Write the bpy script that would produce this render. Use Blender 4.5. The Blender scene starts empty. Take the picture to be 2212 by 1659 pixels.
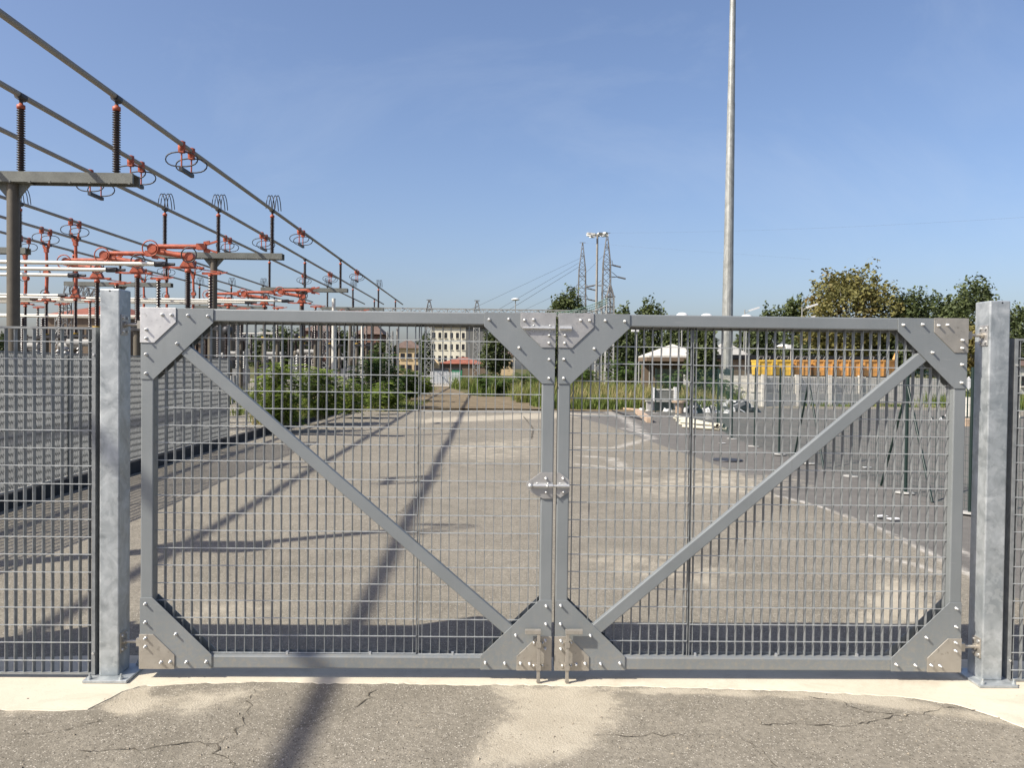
import bpy, math, random
import numpy as np
from mathutils import Vector, Matrix
random.seed(7); rng = np.random.default_rng(7)
R = math.radians
S = bpy.context.scene
COL = S.collection

# ------------------------------------------------------------------ camera, world, sun, exposure
CAMZ, CAMD = 1.74, 4.55
FPX = 1780.0                      # focal length in units of a 2211 px wide picture
_yaw, _pit, _rol = R(1.2), R(-1.1), .012
FW = Vector((math.sin(_yaw)*math.cos(_pit), math.cos(_yaw)*math.cos(_pit), math.sin(_pit)))
_r0 = FW.cross(Vector((0, 0, 1))).normalized(); _u0 = _r0.cross(FW)
RT = _r0*math.cos(_rol) + _u0*math.sin(_rol)
UP = _u0*math.cos(_rol) - _r0*math.sin(_rol)
CP = Vector((0, -CAMD, CAMZ))
cd = bpy.data.cameras.new('camera'); cam = bpy.data.objects.new('camera', cd); COL.objects.link(cam)
cd.sensor_width = 36; cd.lens = 36*FPX/2211; cd.clip_end = 4000; cd.clip_start = .05
cam.matrix_world = Matrix(((RT.x, UP.x, -FW.x, CP.x), (RT.y, UP.y, -FW.y, CP.y), (RT.z, UP.z, -FW.z, CP.z), (0, 0, 0, 1)))
S.camera = cam

SUND = Vector((.95, .49, -1.0)).normalized()       # the way the light travels
SUN_EL = math.asin(-SUND.z)
SUN_AZ = math.atan2(-SUND.x, -SUND.y)
w = bpy.data.worlds.new('World'); S.world = w; w.use_nodes = True
nt = w.node_tree; nt.nodes.clear()
sky = nt.nodes.new('ShaderNodeTexSky'); sky.sky_type = 'NISHITA'; sky.sun_disc = False
sky.sun_elevation = SUN_EL; sky.sun_rotation = SUN_AZ % (2*math.pi)
sky.air_density = 1.0; sky.dust_density = 2.6; sky.ozone_density = 6.0; sky.altitude = 100
bg = nt.nodes.new('ShaderNodeBackground'); bg.inputs[1].default_value = .118
wo = nt.nodes.new('ShaderNodeOutputWorld')
wb = nt.nodes.new('ShaderNodeMix'); wb.data_type = 'RGBA'; wb.blend_type = 'MULTIPLY'; wb.inputs[0].default_value = 1   # camera white balance of the sky
wb.inputs[7].default_value = (1.14, 1.0, .96, 1); nt.links.new(sky.outputs[0], wb.inputs[6])
# very thin high cirrus, the same all over the sky
tcw = nt.nodes.new('ShaderNodeTexCoord'); mpw = nt.nodes.new('ShaderNodeMapping'); mpw.inputs['Rotation'].default_value = (.3, .5, .9); mpw.inputs['Scale'].default_value = (1.2, 5, 3)
nzw = nt.nodes.new('ShaderNodeTexNoise'); nzw.inputs['Scale'].default_value = 1.6; nzw.inputs['Detail'].default_value = 8; nzw.inputs['Roughness'].default_value = .62; nzw.inputs['Distortion'].default_value = .6
mrw = nt.nodes.new('ShaderNodeMapRange'); mrw.inputs[1].default_value = .50; mrw.inputs[2].default_value = .85; mrw.inputs[4].default_value = .22
cw = nt.nodes.new('ShaderNodeMix'); cw.data_type = 'RGBA'; cw.inputs[7].default_value = (3.6, 4.1, 4.9, 1)
nt.links.new(tcw.outputs['Generated'], mpw.inputs[0]); nt.links.new(mpw.outputs[0], nzw.inputs['Vector']); nt.links.new(nzw.outputs[0], mrw.inputs[0])
nt.links.new(mrw.outputs[0], cw.inputs[0]); nt.links.new(wb.outputs[2], cw.inputs[6]); nt.links.new(cw.outputs[2], bg.inputs[0]); nt.links.new(bg.outputs[0], wo.inputs[0])
sl = bpy.data.lights.new('sun', 'SUN'); sl.energy = 5.0; sl.angle = R(.53); sl.color = (1, .94, .83)
so = bpy.data.objects.new('sun', sl); COL.objects.link(so)
so.rotation_euler = SUND.to_track_quat('-Z', 'Y').to_euler()
S.view_settings.view_transform = 'Standard'; S.view_settings.look = 'None'
S.view_settings.exposure = .6; S.view_settings.gamma = 1
try: S.view_settings.use_curve_mapping = False
except Exception: pass

# ------------------------------------------------------------------ layout helpers (photo measurements -> metres)
def ray(x, y):
    d = FW*FPX + RT*(x-1105.5) + UP*(829.5-y)
    return d/d.y
def at(x, y, Y): return CP + ray(x, y)*(Y-CP.y)
def gr(x, y, z=0.):
    d = ray(x, y); return CP + d*((z-CAMZ)/d.z)
def hz(s, x=1105): return s

# ------------------------------------------------------------------ mesh builder
class MB:
    def __init__(s): s.v = []; s.f = []; s.sm = []
    def add(s, vs, fs, smooth=False):
        n = len(s.v); s.v += [tuple(p) for p in vs]
        for f in fs: s.f.append(tuple(i+n for i in f)); s.sm.append(smooth)
        return s
    def box(s, x0, x1, y0, y1, z0, z1):
        return s.add([(x0,y0,z0),(x1,y0,z0),(x1,y1,z0),(x0,y1,z0),(x0,y0,z1),(x1,y0,z1),(x1,y1,z1),(x0,y1,z1)],
                     [(0,3,2,1),(4,5,6,7),(0,1,5,4),(1,2,6,5),(2,3,7,6),(3,0,4,7)])
    def obox(s, c, ax, ay, az):
        c, ax, ay, az = map(Vector, (c, ax, ay, az))
        P = [c+i*ax+j*ay+k*az for k in (-1,1) for j in (-1,1) for i in (-1,1)]
        return s.add(P, [(0,2,3,1),(4,5,7,6),(0,1,5,4),(1,3,7,5),(3,2,6,7),(2,0,4,6)])
    def beam(s, a, b, w, h, up=(0,0,1)):
        a, b = Vector(a), Vector(b); d = b-a; L = d.length; d.normalize()
        u = Vector(up); x = d.cross(u)
        if x.length < 1e-4: x = d.cross(Vector((0,1,0)))
        x.normalize(); u = x.cross(d)
        return s.obox((a+b)/2, d*L/2, x*w/2, u*h/2)
    def tube(s, a, b, r, n=8, r2=None, cap=True):
        a, b = Vector(a), Vector(b); r2 = r if r2 is None else r2
        d = (b-a).normalized(); x = d.cross(Vector((0,0,1)))
        if x.length < 1e-3: x = Vector((1,0,0))
        x.normalize(); y = d.cross(x)
        P = []
        for c, q in ((a, r), (b, r2)):
            for i in range(n):
                t = 2*math.pi*i/n; P.append(c + x*math.cos(t)*q + y*math.sin(t)*q)
        F = [(i, (i+1) % n, n+(i+1) % n, n+i) for i in range(n)]
        s.add(P, F, True)
        if cap: s.add(P, [tuple(range(n))[::-1], tuple(range(n, 2*n))])
        return s
    def path(s, pts, r, n=6, closed=False):
        pts = [Vector(p) for p in pts]; m = len(pts); P = []
        for i, p in enumerate(pts):
            if closed: t = pts[(i+1) % m]-pts[i-1]
            else: t = pts[min(i+1, m-1)]-pts[max(i-1, 0)]
            t.normalize(); ref = Vector((0,0,1)) if abs(t.z) < .9 else Vector((0,1,0))
            if i and P: ref = lastx.cross(t) * -1 if False else ref
            x = t.cross(ref).normalized(); lastx = x; y = t.cross(x)
            for k in range(n):
                a = 2*math.pi*k/n; P.append(p + x*math.cos(a)*r + y*math.sin(a)*r)
        F = []
        for i in range(m if closed else m-1):
            j = (i+1) % m
            for k in range(n): F.append((i*n+k, i*n+(k+1) % n, j*n+(k+1) % n, j*n+k))
        return s.add(P, F, True)
    def lathe(s, prof, c=(0,0,0), n=12, smooth=True):
        c = Vector(c); P = []
        for r, z in prof:
            for i in range(n):
                t = 2*math.pi*i/n; P.append(c+Vector((r*math.cos(t), r*math.sin(t), z)))
        F = []
        for j in range(len(prof)-1):
            for i in range(n): F.append((j*n+i, j*n+(i+1) % n, (j+1)*n+(i+1) % n, (j+1)*n+i))
        return s.add(P, F, smooth)
    def prism(s, poly, y0, y1):                    # poly in (x,z), extruded along y
        n = len(poly)
        A = sum(poly[i][0]*poly[(i+1) % n][1]-poly[(i+1) % n][0]*poly[i][1] for i in range(n))
        if A < 0: poly = poly[::-1]
        P = [(x, y0, z) for x, z in poly]+[(x, y1, z) for x, z in poly]
        return s.add(P, [tuple(range(n)), tuple(range(2*n-1, n-1, -1))]+[(i, n+i, n+(i+1) % n, (i+1) % n) for i in range(n)])
    def mesh(s, name, mat=None, off=(0,0,0)):
        m = bpy.data.meshes.new(name); o = Vector(off)
        m.from_pydata([(p[0]-o.x, p[1]-o.y, p[2]-o.z) for p in s.v], [], s.f)
        m.polygons.foreach_set('use_smooth', s.sm)
        if mat: m.materials.append(mat)
        m.update(); return m

WL = {}                                             # world origin of every object
def tag(o, label=None, cat=None, group=None, kind=None):
    for k, v in (('label', label), ('category', cat), ('group', group), ('kind', kind)):
        if v: o[k] = v
    return o
def thing(name, label, cat, loc=(0,0,0), group=None):
    o = bpy.data.objects.new(name, None); o.empty_display_size = .1; COL.objects.link(o)
    o.location = loc; WL[o.name] = Vector(loc); return tag(o, label, cat, group)
def part(name, mb, mat, parent, label=None, bevel=0, kind=None):   # mb is in world metres
    off = WL[parent.name]
    o = bpy.data.objects.new(name, mb.mesh(name, mat, off)); COL.objects.link(o)
    o.parent = parent; WL[o.name] = off.copy()
    if label: o['label'] = label
    if kind: o['kind'] = kind
    if bevel: bev(o, bevel)
    return o
def inst(name, me, parent, loc, rot=None, scale=None):             # shared mesh placed at a world point
    o = bpy.data.objects.new(name, me); COL.objects.link(o); o.parent = parent
    off = WL[parent.name] if parent else Vector((0,0,0))
    o.location = Vector(loc)-off; WL[o.name] = Vector(loc)
    if rot: o.rotation_euler = rot
    if scale: o.scale = scale
    return o
def solo(name, mb, mat, label=None, cat=None, group=None, kind=None, loc=(0,0,0), bevel=0):
    o = bpy.data.objects.new(name, mb.mesh(name, mat, loc)); COL.objects.link(o); o.location = loc
    WL[o.name] = Vector(loc)
    if bevel: bev(o, bevel)
    return tag(o, label, cat, group, kind)
def bev(o, wd, seg=2):
    m = o.modifiers.new('bevel', 'BEVEL'); m.width = wd; m.segments = seg; m.limit_method = 'ANGLE'; m.angle_limit = R(40)
def copy_tree(o, parent=None, delta=None):
    c = o.copy(); COL.objects.link(c); WL[c.name] = WL[o.name].copy()
    if parent: c.parent = parent
    for ch in o.children: copy_tree(ch, c)
    return c
def np_mesh(name, V, Fq, mat, smooth=False, attr=None):
    V = np.asarray(V, np.float32); Fq = np.asarray(Fq, np.int32); k = Fq.shape[1]
    m = bpy.data.meshes.new(name); m.vertices.add(len(V)); m.vertices.foreach_set('co', V.ravel())
    m.loops.add(Fq.size); m.loops.foreach_set('vertex_index', Fq.ravel())
    m.polygons.add(len(Fq)); m.polygons.foreach_set('loop_start', np.arange(0, Fq.size, k, dtype=np.int32))
    m.polygons.foreach_set('use_smooth', np.full(len(Fq), smooth))
    if attr:
        for an, av in attr.items():
            a = m.attributes.new(an, 'FLOAT', 'POINT'); a.data.foreach_set('value', np.asarray(av, np.float32).ravel())
    m.materials.append(mat); m.update(calc_edges=True); m.validate(); return m
def np_obj(name, me, parent=None):
    o = bpy.data.objects.new(name, me); COL.objects.link(o)
    if parent: o.parent = parent
    WL[o.name] = WL[parent.name].copy() if parent else Vector((0,0,0))
    return o

# ------------------------------------------------------------------ materials
ALB = .8          # exposure is set for bright sunlight; keeps every surface at a real-world albedo
class NT:
    def __init__(s, name, alb=None):
        s.alb = ALB if alb is None else alb
        s.m = bpy.data.materials.new(name); s.m.use_nodes = True; s.t = s.m.node_tree
        s.b = s.t.nodes['Principled BSDF']; s.tc = None
    def n(s, typ, **kw):
        nd = s.t.nodes.new(typ)
        for k, v in kw.items(): setattr(nd, k, v)
        return nd
    def l(s, a, b): s.t.links.new(a, b)
    def set(s, nd, idx, v):
        if hasattr(v, 'is_output') or hasattr(v, 'links'): s.l(v, nd.inputs[idx])
        else: nd.inputs[idx].default_value = v
    def pos(s):
        if not s.tc: s.tc = s.n('ShaderNodeNewGeometry')
        return s.tc.outputs['Position']
    def scaled(s, sc):
        v = s.n('ShaderNodeVectorMath', operation='MULTIPLY'); s.l(s.pos(), v.inputs[0]); v.inputs[1].default_value = sc
        return v.outputs[0]
    def noise(s, scale, detail=4, rough=.6, vec=None, out=0, dist=0):
        nd = s.n('ShaderNodeTexNoise'); s.l(vec or s.pos(), nd.inputs['Vector'])
        nd.inputs['Scale'].default_value = scale; nd.inputs['Detail'].default_value = detail
        nd.inputs['Roughness'].default_value = rough; nd.inputs['Distortion'].default_value = dist
        return nd.outputs[out]
    def voro(s, scale, feature='F1', out='Distance', vec=None):
        nd = s.n('ShaderNodeTexVoronoi', feature=feature); s.l(vec or s.pos(), nd.inputs['Vector'])
        nd.inputs['Scale'].default_value = scale; return nd.outputs[out]
    def mr(s, v, a, b, c=0., d=1., smooth=False):
        nd = s.n('ShaderNodeMapRange'); nd.clamp = True
        if smooth: nd.interpolation_type = 'SMOOTHSTEP'
        s.set(nd, 0, v)
        for i, q in enumerate((a, b, c, d)): nd.inputs[i+1].default_value = q
        return nd.outputs[0]
    def ma(s, op, a, b=0., clamp=False):
        nd = s.n('ShaderNodeMath', operation=op, use_clamp=clamp); s.set(nd, 0, a); s.set(nd, 1, b); return nd.outputs[0]
    def mix(s, fac, a, b, blend='MIX'):
        nd = s.n('ShaderNodeMix', data_type='RGBA', blend_type=blend)
        s.set(nd, 0, fac)
        for i, q in ((6, a), (7, b)):
            if hasattr(q, 'links'): s.l(q, nd.inputs[i])
            else: nd.inputs[i].default_value = (*(c*s.alb for c in q), 1)
        return nd.outputs[2]
    def attr(s, name):
        a = s.n('ShaderNodeAttribute'); a.attribute_name = name; return a.outputs['Fac']
    def rnd(s):
        return s.n('ShaderNodeObjectInfo').outputs['Random']
    def fin(s, col=None, rough=None, metal=0., bump=None, bstr=.3, bdist=.01, spec=None):
        if col is not None:
            if hasattr(col, 'links'): s.l(col, s.b.inputs['Base Color'])
            else: s.b.inputs['Base Color'].default_value = (*col, 1)
        if rough is not None: s.set(s.b, s.b.inputs.find('Roughness'), rough)
        s.b.inputs['Metallic'].default_value = metal
        if spec is not None: s.b.inputs['Specular IOR Level'].default_value = spec
        if bump is not None:
            bp = s.n('ShaderNodeBump'); bp.inputs['Strength'].default_value = bstr; bp.inputs['Distance'].default_value = bdist
            s.l(bump, bp.inputs['Height']); s.l(bp.outputs[0], s.b.inputs['Normal'])
        return s.m

def simple(name, col, rough=.6, metal=0., var=.15, scale=3., bump=0., spec=None):
    t = NT(name); k = t.noise(scale, 5, .65)
    a = tuple(c*(1-var) for c in col); b = tuple(min(1, c*(1+var)) for c in col)
    c = t.mix(t.mr(k, .3, .7), a, b)
    return t.fin(c, rough, metal, t.noise(scale*8, 4) if bump else None, bump, .01, spec)

def m_paint():                                   # satin aluminium-grey paint with faint scuffs
    t = NT('grey_gate_paint')
    n1 = t.noise(2.2, 5, .6); n2 = t.noise(60, 3, .6, t.scaled((1, 1, .12)))
    c = t.mix(t.mr(n1, .35, .7), (.275, .297, .30), (.318, .338, .340))
    c = t.mix(t.mr(n2, .55, .85, 0, .35), c, (.36, .365, .36))
    sm = t.mr(t.noise(5.5, 6, .7, dist=.6), .62, .74, 0, .35)
    c = t.mix(sm, c, (.30, .285, .26))
    sx = t.n('ShaderNodeSeparateXYZ'); t.l(t.pos(), sx.inputs[0])
    splash = t.ma('MULTIPLY', t.mr(sx.outputs[2], .42, .05), t.mr(t.noise(34, 5, .75), .46, .66))
    c = t.mix(t.ma('MULTIPLY', splash, .65), c, (.42, .38, .30))
    drip = t.ma('MULTIPLY', t.mr(t.noise(30, 4, .6, t.scaled((1, 1, .07))), .60, .72), t.mr(n1, .45, .65))
    c = t.mix(t.ma('MULTIPLY', drip, .30), c, (.20, .195, .18))
    scr = t.mr(t.noise(70, 2, .5, t.scaled((.09, 1, 1.3))), .70, .76, 0, .28)
    c = t.mix(scr, c, (.46, .46, .45))
    return t.fin(c, t.mr(n1, .3, .7, .42, .55), .35, t.noise(140, 3), .06, .004)
def m_galv():
    t = NT('galvanised_steel')
    n1 = t.noise(9, 6, .65, dist=.8); n2 = t.noise(2.3, 4, .6); v = t.voro(38, out='Color')
    bw = t.n('ShaderNodeSeparateColor'); t.l(v, bw.inputs[0])
    c = t.mix(t.mr(n1, .32, .68), (.33, .36, .37), (.66, .69, .69))
    c = t.mix(t.mr(bw.outputs[0], 0, 1, 0, .28), c, (.50, .54, .56))
    c = t.mix(t.mr(n2, .48, .66, 0, .6), c, (.31, .35, .37))
    c = t.mix(t.mr(t.noise(21, 3, .5), .56, .60, 0, .3), c, (.70, .73, .73))
    streak = t.noise(16, 4, .6, t.scaled((1, 1, .1)))
    c = t.mix(t.mr(streak, .62, .8, 0, .45), c, (.74, .77, .77))
    return t.fin(c, t.mr(n1, .3, .7, .36, .6), .55, n1, .12, .004)
def m_inox(name, tint):
    t = NT(name)
    n1 = t.noise(11, 6, .7, dist=.5); n2 = t.noise(38, 4, .6)
    c = t.mix(t.mr(n1, .3, .7), tuple(q*.82 for q in tint), tint)
    c = t.mix(t.mr(n2, .60, .70, 0, .6), c, tuple(q*.42 for q in tint))
    c = t.mix(t.mr(t.noise(17, 5, .8, dist=2.), .62, .68, 0, .45), c, tuple(q*.35 for q in tint))
    c = t.mix(t.mr(t.noise(5, 3, .5), .5, .72, 0, .4), c, tuple(q*.68 for q in tint))
    return t.fin(c, t.mr(n1, .3, .7, .34, .55), .6, n2, .05, .003)
def m_mesh(name='galvanised_mesh_shaded', k=1.):
    t = NT(name); n1 = t.noise(25, 4, .6)
    c = t.mix(t.mr(n1, .35, .7), tuple(q*k for q in (.25, .262, .262)), tuple(q*k for q in (.37, .385, .38)))
    return t.fin(c, .5, .35, t.noise(160, 2), .15, .003)
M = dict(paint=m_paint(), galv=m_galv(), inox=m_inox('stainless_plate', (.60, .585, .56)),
         inox_l=m_inox('pale_stainless_plate', (.86, .85, .83)), inox_b=m_inox('stainless_plate_dusty', (.56, .52, .45)),  # inox_l: lighter tone for the upper left plate of the left leaf
         bolt=simple('bolt_steel', (.70, .70, .68), .38, .6, .08, 60),
         mesh=m_mesh(), rod_lit=m_mesh('galvanised_rod_sunlit', 1.6),  # one steel, toned: sun painted into the rods, side shade into the bars
         bus=simple('aged_aluminium_tube', (.33, .31, .275), .65, .15, .12, .7),
         galv2=simple('old_galvanised_beam', (.17, .175, .155), .6, .25, .25, 3, .1),
         col=simple('old_painted_column', (.115, .098, .072), .6, .1, .2, 3, .1),
         ins=simple('brown_porcelain', (.035, .02, .017), .28, 0, .3, 6, spec=.6),
         insw=simple('grey_porcelain', (.30, .30, .29), .3, 0, .2, 6),
         red=simple('red_oxide_paint', (.43, .095, .045), .55, 0, .38, 7, .05),
         pipe=simple('white_aluminium_pipe', (.78, .75, .66), .42, .2, .08, 2),
         dark=simple('dark_fitting', (.05, .05, .055), .5, .3, .3, 8),
         lattice=simple('galvanised_lattice', (.36, .36, .34), .6, .2, .15, 2),
         lattice_d=simple('dark_weathered_lattice', (.17, .165, .16), .6, .2, .15, 2),
         greenins=simple('green_glass_insulator', (.16, .27, .22), .25, 0, .2, 4),
         white=simple('white_paint', (.80, .80, .78), .5, 0, .06, 2),
         wconc=simple('white_precast_concrete', (.66, .63, .56), .8, 0, .14, 2.5, .2),
         gconc=simple('grey_plinth', (.40, .39, .36), .85, 0, .2, 3, .2),
         kerb=simple('shade_dark_kerb_concrete', (.035, .033, .03), .9, 0, .4, 5, .4),  # near-black: the shade on the kerb below the fence is put into the colour
         green=simple('green_post_coating', (.006, .022, .018), .45, 0, .2, 4),
         greenw=simple('green_wire_coating', (.025, .07, .06), .5, 0, .2, 4),
         yellow=simple('yellow_skip_paint', (.70, .45, .06), .5, 0, .1, 1.2),
         orange=simple('orange_skip_paint', (.60, .30, .08), .55, 0, .14, 1.2),
         black=simple('black_plastic', (.018, .018, .02), .35, 0, .3, 6),
         bark=simple('bark', (.11, .09, .065), .9, 0, .3, 5, .4),
         bark_l=simple('pale_plane_bark', (.36, .34, .28), .85, 0, .3, 3, .3),
         wood=simple('weathered_timber', (.50, .37, .26), .8, 0, .25, 6, .3),
         tubec=simple('beige_pipe', (.56, .53, .42), .6, 0, .15, 4),
         stemc=simple('green_stem', (.20, .19, .09), .7, 0, .2, 6),
         wire=simple('conductor_wire', (.10, .10, .10), .5, .2, .1, 2))

def m_leaf(name, a, b, c3=None, scale=.9, trans=.25):
    t = NT(name, 1); k = t.attr('lv')
    c = t.mix(k, a, b)
    if c3: c = t.mix(t.mr(t.noise(scale, 3, .6), .52, .68, 0, .75), c, c3)
    t.l(c, t.b.inputs['Base Color']); t.b.inputs['Roughness'].default_value = .55
    t.b.inputs['Specular IOR Level'].default_value = .25
    tr = t.n('ShaderNodeBsdfTranslucent'); t.l(c, tr.inputs[0])
    mx = t.n('ShaderNodeMixShader'); mx.inputs[0].default_value = trans
    out = t.t.nodes['Material Output']
    t.l(t.b.outputs[0], mx.inputs[1]); t.l(tr.outputs[0], mx.inputs[2]); t.l(mx.outputs[0], out.inputs[0])
    return t.m
LEAF = dict(dark=m_leaf('dark_green_leaves', (.042, .06, .024), (.12, .145, .055)),
            mid=m_leaf('mid_green_leaves', (.05, .07, .024), (.13, .155, .055)),
            plane=m_leaf('yellowing_plane_leaves', (.10, .10, .035), (.24, .22, .075), (.25, .17, .06), .45),
            shrub=m_leaf('fresh_shrub_leaves', (.06, .10, .02), (.26, .33, .06), None, 1, .35),
            shrubd=m_leaf('deep_shrub_leaves', (.035, .068, .018), (.12, .18, .042), None, 1, .3),
            grass=m_leaf('green_grass_blades', (.07, .11, .02), (.20, .24, .06), (.33, .28, .11), .35, .35),
            straw=m_leaf('straw_grass_blades', (.20, .17, .06), (.42, .35, .16), None, 1, .3))

def m_asphalt():
    t = NT('worn_asphalt')
    dust = t.attr('dust'); dark = t.attr('dark'); wht = t.attr('streak')
    nL = t.noise(.55, 5, .6); nM = t.noise(3.2, 6, .68); nS = t.noise(26, 5, .7); nF = t.noise(210, 3, .7)
    base = t.mix(t.mr(nL, .32, .68), (.222, .200, .158), (.315, .285, .228))
    base = t.mix(t.mr(nM, .42, .70, 0, .75), base, (.40, .362, .29))
    base = t.mix(t.mr(nS, .38, .66, .0, .6), base, (.135, .12, .095))
    # aggregate: pale and dark chips showing through the worn binder
    sc = t.n('ShaderNodeSeparateColor'); t.l(t.voro(105, out='Color'), sc.inputs[0])
    vd = t.voro(105)
    patch = t.mr(nM, .62, .40)
    chip = t.ma('MULTIPLY', t.mr(sc.outputs[0], .80, .84), t.mr(vd, .42, .30))
    chipd = t.ma('MULTIPLY', t.mr(sc.outputs[1], .82, .86), t.mr(vd, .45, .30))
    cam_chip = t.ma('MULTIPLY', chip, t.ma('ADD', patch, .35, True))
    base = t.mix(t.ma('MULTIPLY', chipd, .9), base, (.06, .052, .04))
    base = t.mix(t.ma('MULTIPLY', cam_chip, .9), base, (.68, .63, .54))
    base = t.mix(t.mr(nF, .45, .75, 0, .5), base, (.12, .105, .085))
    base = t.mix(t.mr(t.noise(48, 4, .7), .56, .70, 0, .45), base, (.42, .38, .31))
    dk = t.mix(t.mr(nM, .35, .7), (.145, .137, .124), (.205, .193, .174))
    dk = t.mix(t.ma('MULTIPLY', cam_chip, .5), dk, (.40, .38, .34))
    dk = t.mix(t.mr(nF, .35, .75, 0, .4), dk, (.10, .095, .09))
    dsel = t.mr(t.ma('ADD', dark, t.ma('MULTIPLY', t.ma('SUBTRACT', nM, .5), .5)), .42, .58)
    base = t.mix(dsel, base, dk)
    # pale cement dust, thick in the middle of a patch and speckled away at its edge
    de = t.ma('ADD', dust, t.ma('MULTIPLY', t.ma('SUBTRACT', nS, .5), 1.1))
    de = t.ma('ADD', de, t.ma('MULTIPLY', t.ma('SUBTRACT', nM, .5), 1.2))
    dm = t.mr(de, .30, .85, 0, .84, True)
    dcol = t.mix(t.mr(nM, .3, .7), (.46, .405, .31), (.60, .54, .425))
    base = t.mix(t.ma('MULTIPLY', dm, t.mr(nF, .66, .46, .45, 1)), base, dcol)
    wn = t.ma('ADD', t.ma('MULTIPLY', t.ma('SUBTRACT', t.noise(2.4, 6, .75), .5), 2.6), t.ma('MULTIPLY', t.ma('SUBTRACT', t.noise(15, 5, .8), .5), 1.6))
    ws = t.mr(t.ma('MULTIPLY', wht, t.ma('ADD', wn, .75)), .22, .75, 0, .8)
    base = t.mix(ws, base, (.62, .585, .52))
    hsum = t.ma('ADD', t.ma('MULTIPLY', nF, .5), t.ma('MULTIPLY', vd, -.6))
    hsum = t.ma('ADD', hsum, t.ma('MULTIPLY', nS, .7))
    return t.fin(base, .92, 0, hsum, .4, .010, .2)
def m_strip():
    t = NT('pale_concrete')
    nL = t.noise(1.1, 5, .6); nM = t.noise(7, 6, .7); nF = t.noise(130, 3, .6)
    c = t.mix(t.mr(nL, .3, .7), (.60, .535, .415), (.71, .65, .525))
    c = t.mix(t.mr(nM, .55, .8, 0, .5), c, (.54, .48, .37))
    c = t.mix(t.mr(t.noise(2.2, 6, .75, dist=1.), .52, .72, 0, .55), c, (.44, .385, .29))
    c = t.mix(t.mr(t.noise(60, 4, .7), .55, .75, 0, .35), c, (.42, .37, .28))
    pit = t.ma('MULTIPLY', t.mr(t.voro(16), .10, .05), t.mr(t.noise(3), .5, .6))
    c = t.mix(t.ma('MULTIPLY', pit, .6), c, (.25, .22, .17))
    return t.fin(c, .9, 0, t.ma('ADD', nM, t.ma('MULTIPLY', nF, .3)), .25, .01, .2)
def m_gravel():
    t = NT('pale_gravel'); sc = t.n('ShaderNodeSeparateColor'); t.l(t.voro(22, out='Color'), sc.inputs[0])
    vd = t.voro(22)
    c = t.mix(sc.outputs[0], (.30, .27, .21), (.66, .61, .50))
    c = t.mix(t.mr(vd, .25, .6, 0, .8), c, (.13, .115, .09))
    c = t.mix(t.mr(t.noise(.5, 5), .55, .7, 0, .5), c, (.16, .15, .07))
    return t.fin(c, .9, 0, vd, -1.0, .05, .2)
def m_dirt():
    t = NT('trodden_dirt'); n = t.noise(1.2, 6, .65); n2 = t.noise(14, 5, .7)
    c = t.mix(t.mr(n, .3, .7), (.15, .115, .07), (.28, .225, .15))
    c = t.mix(t.mr(n2, .5, .8, 0, .5), c, (.36, .31, .22))
    return t.fin(c, .95, 0, n2, .6, .05, .1)
def m_field():
    t = NT('dry_grass_field'); n = t.noise(.12, 6, .65); n2 = t.noise(3, 5, .7)
    c = t.mix(t.mr(n, .35, .65), (.075, .085, .03), (.15, .135, .06))
    c = t.mix(t.mr(n2, .5, .8, 0, .5), c, (.20, .17, .09))
    return t.fin(c, .95, 0, n2, .5, .1, .1)
G_ASPH, G_STRIP, G_GRAVEL, G_DIRT, G_FIELD = m_asphalt(), m_strip(), m_gravel(), m_dirt(), m_field()

# ------------------------------------------------------------------ the ground
def sheet(name, x0, x1, y0, y1, z, mat):
    o = solo(name, MB().add([(x0,y0,z),(x1,y0,z),(x1,y1,z),(x0,y1,z)], [(0,1,2,3)]), mat, kind='structure'); return o
sheet('ground', -900, 900, -40, 1500, -.03, G_FIELD)

def seg_d(X, Y, pts):
    D = np.full(X.shape, 1e9)
    for (ax, ay), (bx, by) in zip(pts[:-1], pts[1:]):
        dx, dy = bx-ax, by-ay; L = dx*dx+dy*dy+1e-12
        t = np.clip(((X-ax)*dx+(Y-ay)*dy)/L, 0, 1)
        D = np.minimum(D, np.hypot(X-ax-t*dx, Y-ay-t*dy))
    return D
def inside(X, Y, poly):
    r = np.zeros(X.shape, bool); n = len(poly)
    for i in range(n):
        ax, ay = poly[i]; bx, by = poly[(i+1) % n]
        c = ((ay > Y) != (by > Y)) & (X < (bx-ax)*(Y-ay)/((by-ay) if abs(by-ay) > 1e-9 else 1e-9)+ax)
        r ^= c
    return r
def soft_poly(X, Y, poly, w):
    d = seg_d(X, Y, poly+[poly[0]]); s = np.where(inside(X, Y, poly), d, -d)
    return np.clip(.5+s/w, 0, 1)
def G(*pts): return [tuple(gr(x, y)[:2]) for x, y in pts]

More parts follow.
